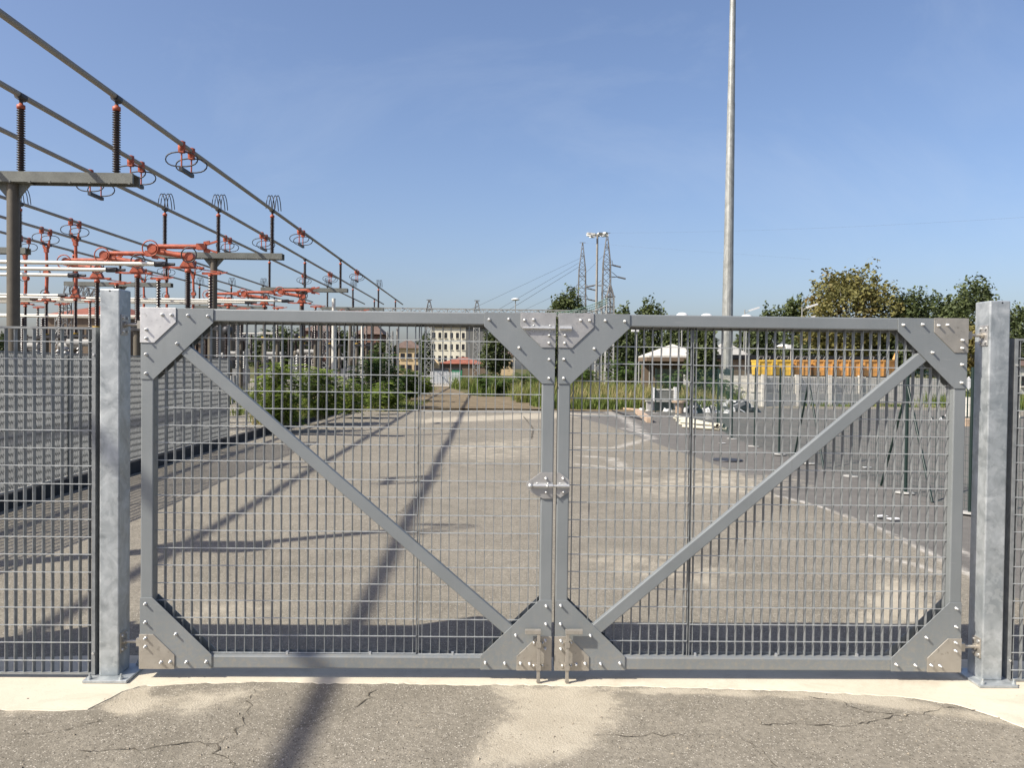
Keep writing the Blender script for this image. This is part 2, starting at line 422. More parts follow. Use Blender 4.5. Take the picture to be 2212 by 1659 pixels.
def ground_grid(name, x0, x1, y0, y1, st, zf=None):
    nx = int((x1-x0)/st)+1; ny = int((y1-y0)/st)+1
    xs = np.linspace(x0, x1, nx); ys = np.linspace(y0, y1, ny)
    X, Y = np.meshgrid(xs, ys); Z = np.zeros_like(X) if zf is None else zf(X, Y)
    # masks
    dust = np.zeros_like(X); dark = np.zeros_like(X); stk = np.zeros_like(X)
    for poly, wd, amp in DUST: dust = np.maximum(dust, amp*soft_poly(X, Y, poly, wd))
    for poly, wd in DARK: dark = np.maximum(dark, soft_poly(X, Y, poly, wd))
    for pts, wd, amp in STREAK: stk = np.maximum(stk, amp*np.clip(1-seg_d(X, Y, pts)/wd, 0, 1))
    V = np.stack([X, Y, Z], -1).reshape(-1, 3)
    i = np.arange(ny-1)[:, None]*nx+np.arange(nx-1)[None]; F = np.stack([i, i+1, i+nx+1, i+nx], -1).reshape(-1, 4)
    me = np_mesh(name, V, F, G_ASPH, True, dict(dust=dust, dark=dark, streak=stk))
    return tag(np_obj(name, me), kind='structure')
DUST = [(G((215, 1530), (262, 1488), (330, 1482), (330, 1530), (250, 1550)), .10, 1.0),
        (G((1075, 1482), (1330, 1488), (1350, 1540), (1290, 1600), (1180, 1659), (1020, 1659), (1030, 1600), (1080, 1560), (1100, 1520)), .30, 1.05),
        (G((250, 1500), (420, 1478), (620, 1480), (560, 1520), (400, 1545), (250, 1560)), .35, .72),
        (G((0, 1500), (230, 1500), (225, 1525), (0, 1550)), .15, .9),
        (G((1180, 1480), (1900, 1495), (2211, 1560), (2211, 1575), (1800, 1515), (1180, 1490)), .09, .8),
        (G((900, 1640), (1300, 1600), (1330, 1659), (880, 1659)), .5, .45),
        (G((1240, 1180), (1400, 1190), (1640, 1230), (1560, 1280), (1350, 1250), (1240, 1230)), .6, .55),
        (G((1250, 1045), (1500, 1010), (1780, 1035), (1700, 1075), (1400, 1080)), 1.0, .55),
        (G((1900, 1240), (2010, 1270), (2060, 1345), (1830, 1345)), .4, .95),
        (G((900, 960), (1190, 940), (1190, 990), (1000, 1010)), 1.5, .5),
        (G((880, 905), (1190, 890), (1330, 895), (1190, 905), (900, 915)), 1.5, .9),
        (G((330, 1340), (480, 1280), (700, 1300), (420, 1400)), .5, .5)]
_edge = [(1240, 955), (1330, 985), (1400, 1010), (1600, 1052), (1679, 1071), (1762, 1092), (1824, 1113), (1897, 1142), (1990, 1185), (2110, 1250)]
DARK = [(G(*([(1215, 893), (1300, 915), (1370, 940), (1450, 970), (1590, 1020)]+_edge[4:]+[(2211, 1300)]))+[(30, 2), (30, 34), (2.5, 34)], .25),
        ]
STREAK = [(G(*_edge[4:]), .10, 1.), (G((1679, 1071), (1600, 1045), (1500, 1010)), .08, .5),
          (G((1253, 966), (1330, 968), (1380, 952), (1408, 947), (1385, 935), (1345, 925)), .34, .75),
          (G((1255, 985), (1320, 990), (1345, 1010)), .3, .75), (G((1250, 1003), (1300, 1008)), .2, .8),
          (G((1320, 1012), (1385, 1018)), .25, .8), (G((1300, 885), (1350, 905), (1380, 930)), .45, .7),
          (G((1930, 1120), (1940, 1122)), .05, .8), (G((860, 893), (1000, 888), (1200, 888)), .5, .55),
          (G((1870, 1200), (1960, 1215), (2060, 1245)), .12, .95), (G((2060, 1180), (2110, 1210)), .10, .8)]
def undul(X, Y):
    return .012*np.sin(X*1.3+.6)*np.sin(Y*.9)*np.clip((Y-1.5)/2, 0, 1)
ground_grid('road', -5, 5.5, -3.2, -.02, .028)
sheet('forecourt', -30, 30, -30, -3.2, -.002, G_ASPH)
yard = ground_grid('pavement', -5.7, 22, -.02, 37.2, .09, undul)

def strip_mesh():
    near = [(-6, -.62), (-3.2, -.50)]
    near += [tuple(gr(x, y)[:2]) for x, y in ((0, 1536), (60, 1534), (130, 1537), (190, 1533), (235, 1512), (262, 1497), (300, 1485), (420, 1477), (560, 1474), (700, 1476), (860, 1479),
             (1000, 1480), (1180, 1482), (1350, 1484), (1500, 1487), (1650, 1492), (1800, 1497), (1950, 1507), (2060, 1522), (2140, 1545), (2211, 1572))]
    near += [(3.1, -.75), (3.6, -1.1), (6, -1.3)]
    pts = []
    for a, b in zip(near[:-1], near[1:]):
        n = max(1, int(math.dist(a, b)/.03))
        for i in range(n):
            t = i/n; xx = a[0]+(b[0]-a[0])*t; pts.append((xx, a[1]+(b[1]-a[1])*t+random.gauss(0, .004)+.005*math.sin(xx*9.1)+.005*math.sin(xx*47)*math.sin(xx*3.1+1)+.003*math.sin(xx*23+1)))
    pts.append(near[-1]); V = []; F = []
    for i, (x, y) in enumerate(pts):
        V += [(x, y-.004, -.004), (x, y+.004, .0035), (x, .34+.02*math.sin(x*5), .006)]
        if i: F += [(3*i-3, 3*i, 3*i+1, 3*i-2), (3*i-2, 3*i+1, 3*i+2, 3*i-1)]
    return MB().add(V, F)
solo('concrete_strip', strip_mesh(), G_STRIP, kind='structure')

def crack(parent, pts, wd, seed):
    rs = random.Random(seed); P = [Vector(p) for p in G(*pts)]; fine = [P[0]]
    for a, b in zip(P[:-1], P[1:]):
        n = max(2, int((b-a).length/.03))
        for i in range(1, n+1):
            q = a.lerp(b, i/n); amp = .011
            if i < n: q = q+Vector((rs.gauss(0, amp), rs.gauss(0, amp)))+Vector((math.sin(i*.9+seed), math.cos(i*.7+seed)))*.008
            fine.append(q)
    V = []; F = []
    for i, q in enumerate(fine):
        t = (fine[min(i+1, len(fine)-1)]-fine[max(i-1, 0)]).normalized(); nrm = Vector((-t.y, t.x))
        ww = wd*rs.choice((.15, .25, .4, .6, 1.2))*(.3 if i in (0, len(fine)-1) else 1)*.5
        a, b = q+nrm*ww, q-nrm*ww; V += [(a.x, a.y, .0035), (b.x, b.y, .0035)]
        if i: F.append((2*i-2, 2*i-1, 2*i+1, 2*i))
    o = part('crack', MB().add(V, F), MCR, parent); return o
MCR = simple('crack_dirt', (.10, .085, .062), .95, 0, .4, 20)
road = bpy.data.objects['road']
CR = [([(548, 1490), (540, 1520), (525, 1560), (500, 1590), (468, 1608)], .008), ([(30, 1590), (110, 1582), (180, 1568), (240, 1556)], .006),
      ([(170, 1622), (260, 1620), (350, 1612), (420, 1604), (468, 1608), (492, 1640), (520, 1659)], .008),
      ([(815, 1490), (780, 1520), (740, 1540), (690, 1560), (640, 1570)], .008),
      ([(1280, 1590), (1380, 1592), (1470, 1588), (1560, 1590), (1600, 1592)], .006), ([(1600, 1592), (1650, 1630), (1680, 1659)], .006),
      ([(1640, 1565), (1740, 1566), (1820, 1570), (1900, 1555), (1960, 1545), (2040, 1530), (2110, 1535), (2180, 1550)], .008),
      ([(1730, 1505), (1800, 1512), (1860, 1535), (1960, 1545)], .006)]
for i, (p, wd) in enumerate(CR): crack(road, p, wd, i)
CR2 = [([(660, 1245), (760, 1235), (860, 1215)], .008), ([(850, 1120), (930, 1050), (960, 1010)], .012), ([(1130, 900), (1150, 925), (1148, 950)], .05),
       ([(1440, 1290), (1600, 1300), (1780, 1330)], .007), ([(1240, 1130), (1400, 1120), (1560, 1135)], .007), ([(560, 1170), (700, 1160), (880, 1165)], .006), ([(1000, 1180), (1190, 1182)], .005)]
for i, (p, wd) in enumerate(CR2):
    o = crack(yard, p, wd, 50+i); o.location.z += .012

def pebbles(name, n, x0, x1, ybase, spread, label):
    r = np.random.default_rng(5); X = r.uniform(x0, x1, n); Y = ybase+r.normal(0, spread, n); sz = r.uniform(.0018, .0055, n)*r.choice([1, 1, 1, 1.8], n)
    base = np.array([(1, 0, .0), (-.5, .87, 0), (-.5, -.87, 0), (.1, .1, .9)]); V = []; 
    for i in range(n):
        a = r.uniform(0, 6.28); c, s_ = math.cos(a), math.sin(a); b = base*r.uniform(.6, 1.3, (4, 1))*sz[i]
        V.append(np.stack([X[i]+b[:, 0]*c-b[:, 1]*s_, Y[i]+b[:, 0]*s_+b[:, 1]*c, b[:, 2]*.9+.001], 1))
    V = np.concatenate(V); k = np.arange(n)[:, None]*4; F = np.concatenate([k+np.array([[0, 1, 3]]), k+np.array([[1, 2, 3]]), k+np.array([[2, 0, 3]])])
    me = np_mesh(name, V, F, simple('grit', (.30, .26, .20), .9, 0, .6, 60)); tag(np_obj(name, me), label, 'grit', None, 'stuff')
pebbles('gravel', 900, -2.6, 3., -.75, .33, 'fine grit scattered over the asphalt before the gate')
# kerb, gravel bed of the substation, dirt track
KX = -5.72
kb = thing('kerb', None, None, (KX, 0, 0)); kb['kind'] = 'structure'
y = -6.
while y < 46:
    g = random.uniform(-.012, .012)
    part('kerb_stone', MB().box(KX-.13+g*.3, KX+.0+g, y+.004, y+.996, -.02, .17+random.uniform(-.006, .006)), M['kerb'], kb, bevel=.008); y += 1.
sheet('gravel_bed', -120, KX-.125, -10, 95, .15, G_GRAVEL)
tm = MB()
tl = [(-4.6, 29.4), (-4.2, 36), (-5.0, 46), (-6.5, 60), (-7.5, 78)]; tr_ = [(2.2, 29.4), (1.2, 35), (-1.5, 46), (-3.2, 60), (-4.2, 78)]
tm.add([(x, y, .062) for x, y in tl]+[(x, y, .062) for x, y in tr_], [(i, i+5, i+6, i+1) for i in range(4)])
solo('dirt_path', tm, G_DIRT, kind='structure')
vm = MB(); vp = []
for i in range(90):
    x = -5.7+i*.172; vp.append((x, 29.45+.35*math.sin(x*.9)+random.uniform(-.12, .12)+max(0, x-6)*.35, .016))
n_ = len(vp); vm.add(vp+[(x, 44., .05) for x, y, z in vp], [(i, i+1, n_+i+1, n_+i) for i in range(n_-1)])
solo('verge', vm, G_DIRT, kind='structure')
sheet('service_yard', 22, 60, -3, 48, -.004, G_ASPH)

# ------------------------------------------------------------------ the gate
PZ, CZ = .0493, .0973                     # pitch of the mesh: vertical bars, cross bars
bolt_me = MB().lathe([(0, 0), (.0095, 0), (.0095, .002), (.0058, .0025), (.0058, .018), (.0045, .0205), (0, .0213)], n=10).mesh('bolt', M['bolt'])
ROTB = (R(90), 0, 0)
def gate_leaf(name, label, x0, x1, z0, z1, brace, joinx, anchor_x, anchor_z, dusty):
    t = thing(name, label, 'gate', (x0, 0, z0), 'pair of swinging gate leaves')
    W = .069; D = .07
    part('stile', MB().box(x0, x0+W, 0, D, z0, z1), M['paint'], t, bevel=.006)
    part('stile', MB().box(x1-W, x1, 0, D, z0, z1), M['paint'], t, bevel=.006)
    part('rail', MB().box(x0+W-.0005, x1-W+.0005, .001, D-.001, z1-W, z1-.001), M['paint'], t, bevel=.006)
    part('rail', MB().box(x0+W-.0005, x1-W+.0005, .001, D-.001, z0+.001, z0+W), M['paint'], t, bevel=.006)
    gp = [(0, 0), (.393, 0), (.393, -.077), (.07, -.39), (0, -.39)]
    pp = [(-.002, .002), (.192, .002), (.192, -.077), (.075, -.19), (-.002, -.19)]
    gb = [(.257, -.038), (.365, -.04), (.198, -.193), (.031, -.256), (.031, -.359)]
    pb = [(.12, -.037), (.170, -.04), (.034, -.122), (.034, -.167)]
    k = 0
    for cx, sx in ((x0, 1), (x1, -1)):
        for cz, sz in ((z1, 1), (z0, -1)):
            f = lambda P: [(cx+sx*a, cz+sz*b) for a, b in P]
            g = part('gusset_plate', MB().prism(f(gp), -.0052, -.0004), M['paint'], t, bevel=.0012)
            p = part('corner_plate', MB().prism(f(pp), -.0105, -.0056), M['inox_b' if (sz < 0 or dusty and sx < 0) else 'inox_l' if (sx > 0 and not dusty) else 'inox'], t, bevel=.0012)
            part('back_plate', MB().prism(f(gp), .0745, .0795), M['paint'], t)
            for a, b in f(gb): inst('bolt', bolt_me, g, (a, -.0052, b+random.uniform(-.002, .002)), ROTB)
            for a, b in f(pb): inst('bolt', bolt_me, p, (a, -.0105, b+random.uniform(-.002, .002)), ROTB)
    (ax, az), (bx, bz) = brace
    part('brace', MB().beam((ax, .021, az), (bx, .021, bz), .04, .064), M['paint'], t, bevel=.004)
    # welded mesh: flat bars on edge, thin cross bars on their front edge
    zb, zt = z0+W+.001, z1-W-.001; xa, xb = x0+W+.002, x1-W-.002; yf = .043
    vb = MB().box(-.0020, .0020, 0, .030, 0, zt-zb).mesh('vertical_bar', M['mesh'])
    n0 = math.ceil((xa-anchor_x)/PZ)
    xs = []; x = anchor_x+n0*PZ
    while x < xb: xs.append(x); x += PZ
    for x in xs:
        if abs(x-joinx) < PZ*.3: continue
        inst('vertical_bar', vb, t, (x+random.gauss(0, .0006), yf, zb), (0, random.gauss(0, .0004), random.gauss(0, .012)))
    for dx in (-.006, .006): inst('vertical_bar', vb, t, (joinx+dx, yf-.001, zb), (0, 0, dx*4))
    for p0, p1 in ((xa, joinx-.0079), (joinx+.0079, xb)):
        cb = MB().box(0, p1-p0, 0, .0045, -.0024, .0024).mesh('cross_bar', M['rod_lit'])
        dz = 0 if p0 == xa else -.003
        z = anchor_z+math.ceil((zb-anchor_z)/CZ)*CZ
        while z < zt-.045:
            inst('cross_bar', cb, t, (p0, yf-.0046, z+dz+random.gauss(0, .0006)), (0, random.gauss(0, .0006), 0)); z += CZ
    # clips on the lower rail and the flat edge strips that carry the mesh
    part('mesh_strip', MB().box(xa, xb, yf+.0302, yf+.0315, z0+W-.02, z0+W+.012), M['mesh'], t)
    part('mesh_strip', MB().box(xa, xb, yf+.0302, yf+.0315, z1-W-.012, z1-W+.02), M['mesh'], t)
    for i in range(4):
        cx = x0+.33+i*.46
        part('clip', MB().box(cx, cx+.012, .035, .05, z0+W, z0+W+.014), M['bolt'], t)
    return t
GL0, GL1, GZ0, GZ1 = -1.935, .331, .063, 2.046
GR0, GR1 = .350, 2.633
a1 = at(905, 999, .05); a2 = at(1491, 1000, .05)
left = gate_leaf('gate_leaf', 'left grey painted gate leaf whose brace falls from upper left to lower right', GL0, GL1, GZ0, GZ1,
          ((GL0+.20, GZ1-.195), (GL1-.20, GZ0+.187)), a1.x, a1.x-.5*PZ, a1.z, False)
right = gate_leaf('gate_leaf', 'right grey painted gate leaf whose brace rises from lower left to upper right', GR0, GR1, GZ0, GZ1,
          ((GR0+.19, GZ0+.19), (GR1-.20, GZ1-.175)), a2.x, a2.x-.5*PZ, a1.z-.02, True)

def poly_at(pts, ox, oy, sc, Y):            # picture outline of a flat plate -> metres on the plane Y
    return [(lambda q: (q.x, q.z))(at((ox+x/sc)/1.1298, (oy+y/sc)/1.1298, Y)) for x, y in pts]
# barrel bolt at mid height: its two plates belong to the two leaves
lp = part('latch_plate', MB().prism(poly_at([(640, 672), (905, 672), (905, 1268), (690, 1268), (430, 1130), (340, 1050), (312, 960), (330, 890), (430, 828)], 1250, 1080, 9.217, -.01), -.0095, -.0055), M['inox'], left, bevel=.001)
rp = part('latch_plate', MB().prism(poly_at([(1000, 672), (1060, 672), (1180, 770), (1280, 845), (1290, 970), (1280, 1110), (1075, 1250), (990, 1180)], 1250, 1080, 9.217, -.01), -.0095, -.0055), M['inox'], right, bevel=.001)
def hz_latch(parentL, parentR, zc, xk, xl, xr0, xr1, knob):
    part('barrel', MB().box(xl, GL1-.004, -.0125, -.0096, zc-.016, zc+.016).tube((xl, -.021, zc), (GL1-.004, -.021, zc), .0105, 10), M['bolt'], parentL)
    part('keeper', MB().box(xr0, xr1, -.0125, -.0096, zc-.016, zc+.016).tube((xr0, -.021, zc), (xr1, -.021, zc), .0105, 10), M['bolt'], parentR)
    part('sliding_rod', MB().tube((xk, -.021, zc), (xr0+.02, -.021, zc), .0065, 8), M['bolt'], parentL)
    if knob: part('knob', MB().lathe([(0, -.014), (.010, -.011), (.0145, 0), (.010, .011), (0, .014)], (xk, -.024, zc), 12), M['bolt'], parentL)
    for xx in (xl+.02, GL1-.03, xr0+.015, xr1-.015):
        for s in (-1, 1): inst('bolt', bolt_me, parentL if xx < GL1 else parentR, (xx, -.0125, zc+s*.013), ROTB, (.42, .42, .35))
    inst('bolt', bolt_me, parentL, (xl+.075, -.03, zc), ROTB, (.8, .8, .8))
zc = at(1160, 1049, -.01).z
hz_latch(lp, rp, zc, at(1145, 1049, -.01).x, at(1152, 1049, -.01).x, GR0+.002, GR0+.068, True)
q = at(1170, 1032, -.01)
for px, py, pl in ((1179, 1034, lp), (1179, 1063, lp), (1216, 1034, rp), (1216, 1063, rp)):
    q = at(px, py, -.01); inst('bolt', bolt_me, pl, (q.x, -.0095, q.z), ROTB)
tl_ = part('barrel_bolt', MB().box(at(1145, 710, 0).x, GL1-.002, -.0145, -.0106, at(1160, 714, 0).z, at(1160, 703, 0).z), M['bolt'], left)
zt = at(1160, 709, -.01).z
part('sliding_rod', MB().tube((at(1129, 709, -.01).x, -.022, zt), (GL1-.003, -.022, zt), .0075, 8), M['bolt'], tl_)
tr2 = part('keeper', MB().box(GR0+.004, GR0+.07, -.0145, -.0106, zt-.016, zt+.016).tube((GR0+.004, -.022, zt), (GR0+.07, -.022, zt), .0105, 10), M['bolt'], right)
for xx in (GL1-.12, GL1-.03):
    for s in (-1, 1): inst('bolt', bolt_me, tl_, (xx, -.0145, zt+s*.015), ROTB, (.5, .5, .4))
# drop bolts
def drop_bolt(leaf, xs, xh, zt, zbot):
    o = part('drop_bolt', MB().beam((xs, -.040, zt), (xs, -.040, zbot), .018, .018, (0, 1, 0)), M['inox_b'], leaf, bevel=.0015)
    part('handle', MB().box(min(xh, xs-.011), max(xh, xs+.011), -.052, -.028, zt-.004, zt+.020), M['inox_b'], o, bevel=.0015)
    for z in (GZ0+.155, GZ0+.028):
        part('guide', MB().box(xs-.030, xs+.030, -.0135, -.0106, z-.014, z+.014).box(xs-.013, xs-.0095, -.0525, -.0135, z-.014, z+.014)
             .box(xs+.0095, xs+.013, -.0525, -.0135, z-.014, z+.014).box(xs-.013, xs+.013, -.0535, -.0500, z-.014, z+.014), M['inox_b'], leaf)
        for s in (-1, 1): inst('bolt', bolt_me, leaf, (xs+s*.024, -.0135, z), ROTB, (.7, .7, .5))
    part('foot', MB().box(xs-.011, xs+.011, -.0515, -.0285, zbot-.006, zbot), M['inox_b'], o)
drop_bolt(left, at(1163, 1400, -.04).x, at(1134, 1362, -.04).x, at(1160, 1368, -.04).z, .016)
drop_bolt(right, at(1225, 1400, -.04).x, at(1258, 1362, -.04).x, at(1230, 1368, -.04).z, .016)

def gate_post(label, x0, x1, y0, y1, zt, inner, leafx, drill):
    t = thing('gate_post', label, 'post', ((x0+x1)/2, (y0+y1)/2, 0), 'gate posts')
    part('shaft', MB().box(x0, x1, y0, y1, .02, zt), M['galv'], t, bevel=.007)
    part('base_plate', MB().box(x0-.055, x1+.075 if inner > 0 else x1+.045, y0-.075, y1+.05, .0065, .021), M['galv'], t, bevel=.002)
    for bx in (x0-.025, x1+.035):
        for by in (y0-.05, y1+.028):
            part('anchor_bolt', MB().tube((bx, by, .0215), (bx, by, .034), .013, 6).tube((bx, by, .034), (bx, by, .05), .006, 8), M['galv'], t)
    xi = x1 if inner > 0 else x0
    for z in (1.955, .195):
        h = part('hinge_plate', MB().box(*sorted((xi+inner*.0005, xi+inner*.006)), y0+.012, y0+.092, z-.058, z+.058), M['inox' if z > 1 else 'inox_b'], t, bevel=.004)
        for yy in (y0+.027, y0+.077):
            for s in (-1, 1): part('bolt_head', MB().tube((xi+inner*.006, yy, z+s*.038), (xi+inner*.014, yy, z+s*.038), .009, 6), M['bolt'], h)
        part('hinge_pin', MB().tube((xi+inner*.006, y0+.05, z), (leafx-inner*.03, y0+.05, z), .0095, 10)
             .tube((xi+inner*.006, y0+.05, z), (xi+inner*.02, y0+.05, z), .018, 6).box(*sorted((leafx-inner*.034, leafx-inner*.0005)), y0+.03, y0+.066, z-.022, z+.022), M['inox_b'], t)
    part('drilled_hole_shade', MB().tube(((x0+x1)/2+.01*drill, y0-.0008, zt-.012), ((x0+x1)/2+.01*drill, y0+.002, zt-.012), .005, 8), M['black'], t)  # black disc on the face paints the dark inside of the hole
    return t
gate_post('mottled galvanised gate post standing left of the left leaf', -2.158, -2.050, -.002, .139, 2.148, 1, GL0, 0)
gate_post('blue-grey galvanised gate post standing right of the right leaf', 2.747, 2.862, -.02, .125, 2.148, -1, GR1, 1)

def side_panel(label, x0, x1, z0, z1, stile_at, ax, az, yf):
    t = thing('fence_panel', label, 'fence panel', ((x0+x1)/2, yf, 0), 'fence panels flanking the gate')
    for s in ((x0, x0+.019), (x1-.019, x1)): part('stile', MB().box(*s, yf, yf+.09, z0, z1), M['mesh'], t)
    part('top_rail', MB().box(x0+.0195, x1-.0195, yf+.001, yf+.03, z1-.012, z1-.001), M['mesh'], t)
    part('bottom_rail', MB().box(x0+.0195, x1-.0195, yf+.001, yf+.03, z0+.001, z0+.012), M['mesh'], t)
    zb, zt2 = z0+.0125, z1-.0125
    vb = MB().box(-.0020, .0020, 0, .030, 0, zt2-zb).mesh('vertical_bar', M['mesh'])
    x = ax+math.ceil((x0+.025-ax)/.0503)*.0503
    while x < x1-.025:
        inst('vertical_bar', vb, t, (x, yf+.004, zb), (0, random.gauss(0, .0005), random.gauss(0, .01))); x += .0503
    cb = MB().box(0, x1-x0-.04, 0, .0045, -.0024, .0024).mesh('cross_bar', M['rod_lit'])
    z = az+math.ceil((zb-az)/.0975)*.0975
    while z < zt2-.02:
        inst('cross_bar', cb, t, (x0+.02, yf-.0006, z+random.gauss(0, .0005)), (0, random.gauss(0, .0004), 0)); z += .0975
    for z in (z0+.12, z1-.15): part('bolt_head', MB().tube((stile_at, yf-.008, z), (stile_at, yf-.0005, z), .007, 6), M['bolt'], t)
q1 = at(170.6, 814.5, 0)
side_panel('grey welded mesh panel left of the left post', -4.25, -2.181, .024, 1.937, -2.19, q1.x, q1.z, 0.)
q2 = at(2201, 900, 0)
side_panel('grey welded mesh panel right of the right post', 2.905, 5.2, .008, 1.94, 2.915, q2.x, q1.z-.03, 0.)

# ------------------------------------------------------------------ mesh fence along the kerb
def kerb_fence():
    X, Y0, Y1, Z0, Z1 = -5.80, .06, 13.45, .19, 1.865
    t = thing('mesh_fence', 'long grey mesh fence standing on the shaded kerb left of the yard', 'fence', (X, 0, .15))
    vb = MB().box(-.0135, .0135, -.0017, .0017, 0, Z1-Z0-.03).mesh('vertical_bar', M['mesh'])
    y = Y0
    while y < Y1-.02:
        inst('vertical_bar', vb, t, (X, y, Z0+.015), (random.gauss(0, .001), 0, random.gauss(0, .01)))
        y += .0493
    z = Z0+.06
    while z < Z1-.03:
        part('cross_bar', MB().box(X-.021, X-.0136, Y0, Y1, z-.009, z+.009), M['mesh'], t); z += CZ
    for z in (Z0, Z1): part('rail', MB().box(X-.015, X+.015, Y0-.02, Y1+.02, z-.008, z+.006), M['mesh'], t)
    k = 0; yy = Y0
    while yy < Y1+.1:
        part('post', MB().box(X+.0185, X+.035, yy-.03, yy+.03, .14, Z1-.03), M['galv2'], t, bevel=.002); yy += (Y1-Y0)/8
    part('end_strip', MB().box(X-.015, X+.02, Y1+.021, Y1+.035, Z0-.02, Z1), M['mesh'], t)
kerb_fence()

# ------------------------------------------------------------------ substation
VX, VS = -.024, .013                       # the yard's long axis leans a little left of the gate's normal and rises slightly
def sp(u, s, h): return Vector((u+VX*s, s-CAMD, h+VS*s))
NEAR, FAR = (-7.76, -9.79, -11.8), (-16.9, -19.4, -21.9)
HB = 7.2
def sheds(n, r, rc, z0, z1, seg=12):
    p = [(rc, z0)]; st = (z1-z0)/n
    for i in range(n):
        z = z0+i*st; p += [(rc, z+st*.15), (r, z+st*.32), (r, z+st*.42), (rc, z+st*.75)]
    p.append((rc, z1)); p.append((0, z1)); return p
INS = MB().lathe(sheds(26, .088, .055, 0, 1.36), n=12).mesh('insulator', M['ins'])
INS2 = MB().lathe(sheds(17, .095, .048, 0, 1.34), n=12).mesh('insulator', M['ins'])
CAPM = MB().lathe([(0, .13), (.04, .13), (.05, .10), (.085, .09), (.085, .01), (.06, 0), (0, 0)], n=10).mesh('cap', M['red'])
CLAMP = MB().tube((0, -.12, .16), (0, .12, .16), .085, 10).tube((0, 0, 0), (0, 0, .12), .04, 8).mesh('clamp', M['dark'])
def loop_pts(ry, rz, c, n=14, tilt=0):
    return [Vector((c[0]+tilt*math.sin(2*math.pi*i/n), c[1]+ry*math.cos(2*math.pi*i/n), c[2]+rz*math.sin(2*math.pi*i/n))) for i in range(n)]
def arch(x, y0, w, h, n=9):
    return [(x, y0+w*(i/(n-1)-.5), h*math.sin(math.pi*i/(n-1))**.6) for i in range(n)]
LOOPS = MB()
for sx in (-.17, -.07, .07, .17): LOOPS.path([(sx*1.0+.012*k, y, z+.0) for k, (x, y, z) in enumerate(arch(sx, 0, .5, .55))], .017, 6)
LOOPS = LOOPS.mesh('expansion_loops', M['dark'])
def support(s, us, ul, ur, uc, loops, label, ends=True):
    t = thing('bus_support', label, 'busbar support', sp(uc, s, 0), 'steel T supports carrying the busbars')
    t.location.z = .15; WL[t.name] = t.location.copy()
    hb = 5.57; p = sp(uc, s, hb)
    part('column', MB().tube((p.x, p.y, .14), (p.x, p.y, p.z-.24), .128, 14), M['col'], t)
    a, b = sp(ul, s-.16, hb-.11), sp(ur, s-.16, hb-.11); a2, b2 = sp(ul, s+.16, hb-.11), sp(ur, s+.16, hb-.11)
    m = MB()
    m.box(a.x, b.x, a.y-.035, a.y+.035, a.z-.11, a.z+.11).box(a.x, b.x, a2.y-.035, a2.y+.035, a.z-.11, a.z+.11)
    m.box(a.x, b.x, a.y+.036, a2.y-.036, a.z+.09, a.z+.102)
    x = a.x+.2
    while x < b.x: m.box(x, x+.05, a.y-.05, a.y-.036, a.z-.13, a.z-.09); x += .42
    part('beam', m, M['galv2'], t)
    part('bracket', MB().prism([(p.x-.38, p.z-.235), (p.x+.38, p.z-.235), (p.x+.14, p.z-.52), (p.x-.14, p.z-.52)], p.y-.02, p.y+.02).box(p.x-.4, p.x+.4, p.y-.12, p.y+.12, p.z-.235, p.z-.222), M['galv2'], t)
    for u in us:
        q = sp(u, s, hb)
        i = inst('insulator', INS, t, q); inst('cap', CAPM, i, q+Vector((0, 0, 1.361)))
        inst('clamp', CLAMP, t, q+Vector((0, 0, 1.47)))
        if loops: inst('expansion_loops', LOOPS, t, q+Vector((0, 0, 1.66)))
    return t
for s, lp_, nm in ((5.2, True, 'nearest pair, its shadow crossing the yard'), (18.0, False, 'first seen from the left edge'), (31.6, True, 'second row with tall loops'), (47.5, False, 'third row'),
                   (66, True, 'fourth row with loops'), (80, False, 'fifth row near the lattice gantry')):
    if s == 5.2: lab = 'nearest busbar support, whose blob and loop shadow crosses the yard'
    else: lab = 'grey T-shaped support under the right busbars, '+nm
    if s == 5.2: support(s, NEAR[:1], NEAR[0]-.45, NEAR[0]+.40, NEAR[0]-.1, lp_, lab)
    else: support(s, NEAR, NEAR[2]-.45, NEAR[0]+.42, -9.95, lp_, lab)
for s, lp_, nm in ((31.0, True, 'row with loops beside the big column'), (45.5, False, 'second row behind the gate post'), (66, True, 'third row with small loops'), (80, False, 'last row')):
    support(s, FAR, FAR[2]-.45, FAR[0]+.3, -19.4, lp_, 'grey support under the left busbars, '+nm)

HANG = MB().box(-.05, .05, -.09, .09, -.08, .02)
hang_red = MB().box(-.02, .02, -.36, .36, -.09, -.065)
for y0 in (-.35, .35):
    hang_red.box(-.07, .07, y0-.07, y0+.07, -.19, -.04).tube((0, y0, -.14), (0, y0, -.58), .022, 6)
    hang_red.lathe([(0, -.2), (.05, -.2), (.1, -.1), (.1, .1), (.05, .12)], (0, y0, 0), 8)
hang_bar = MB().beam((0, -.42, -.62), (0, .44, -.62), .09, .10).mesh('contact_bar', M['dark'])
hang_red = hang_red.mesh('contact_yoke', M['red'])
def oval(cx, cy, cz, rx, rz, n=18):
    return [(cx+rx*(abs(math.cos(2*math.pi*i/n))**.7)*math.copysign(1, math.cos(2*math.pi*i/n)), cy, cz+rz*math.sin(2*math.pi*i/n)) for i in range(n)]
hl = MB().path(oval(0, 0, -.36, .42, .19), .019, 6, True).mesh('guard_loop', M['dark'])
BN = ['closest and highest busbar, running down from the upper left corner', 'second grey busbar below the highest one', 'third grey busbar of the near set',
      'highest busbar of the left set, behind the big column', 'middle busbar of the left set', 'lowest busbar of the left set']
bars = []
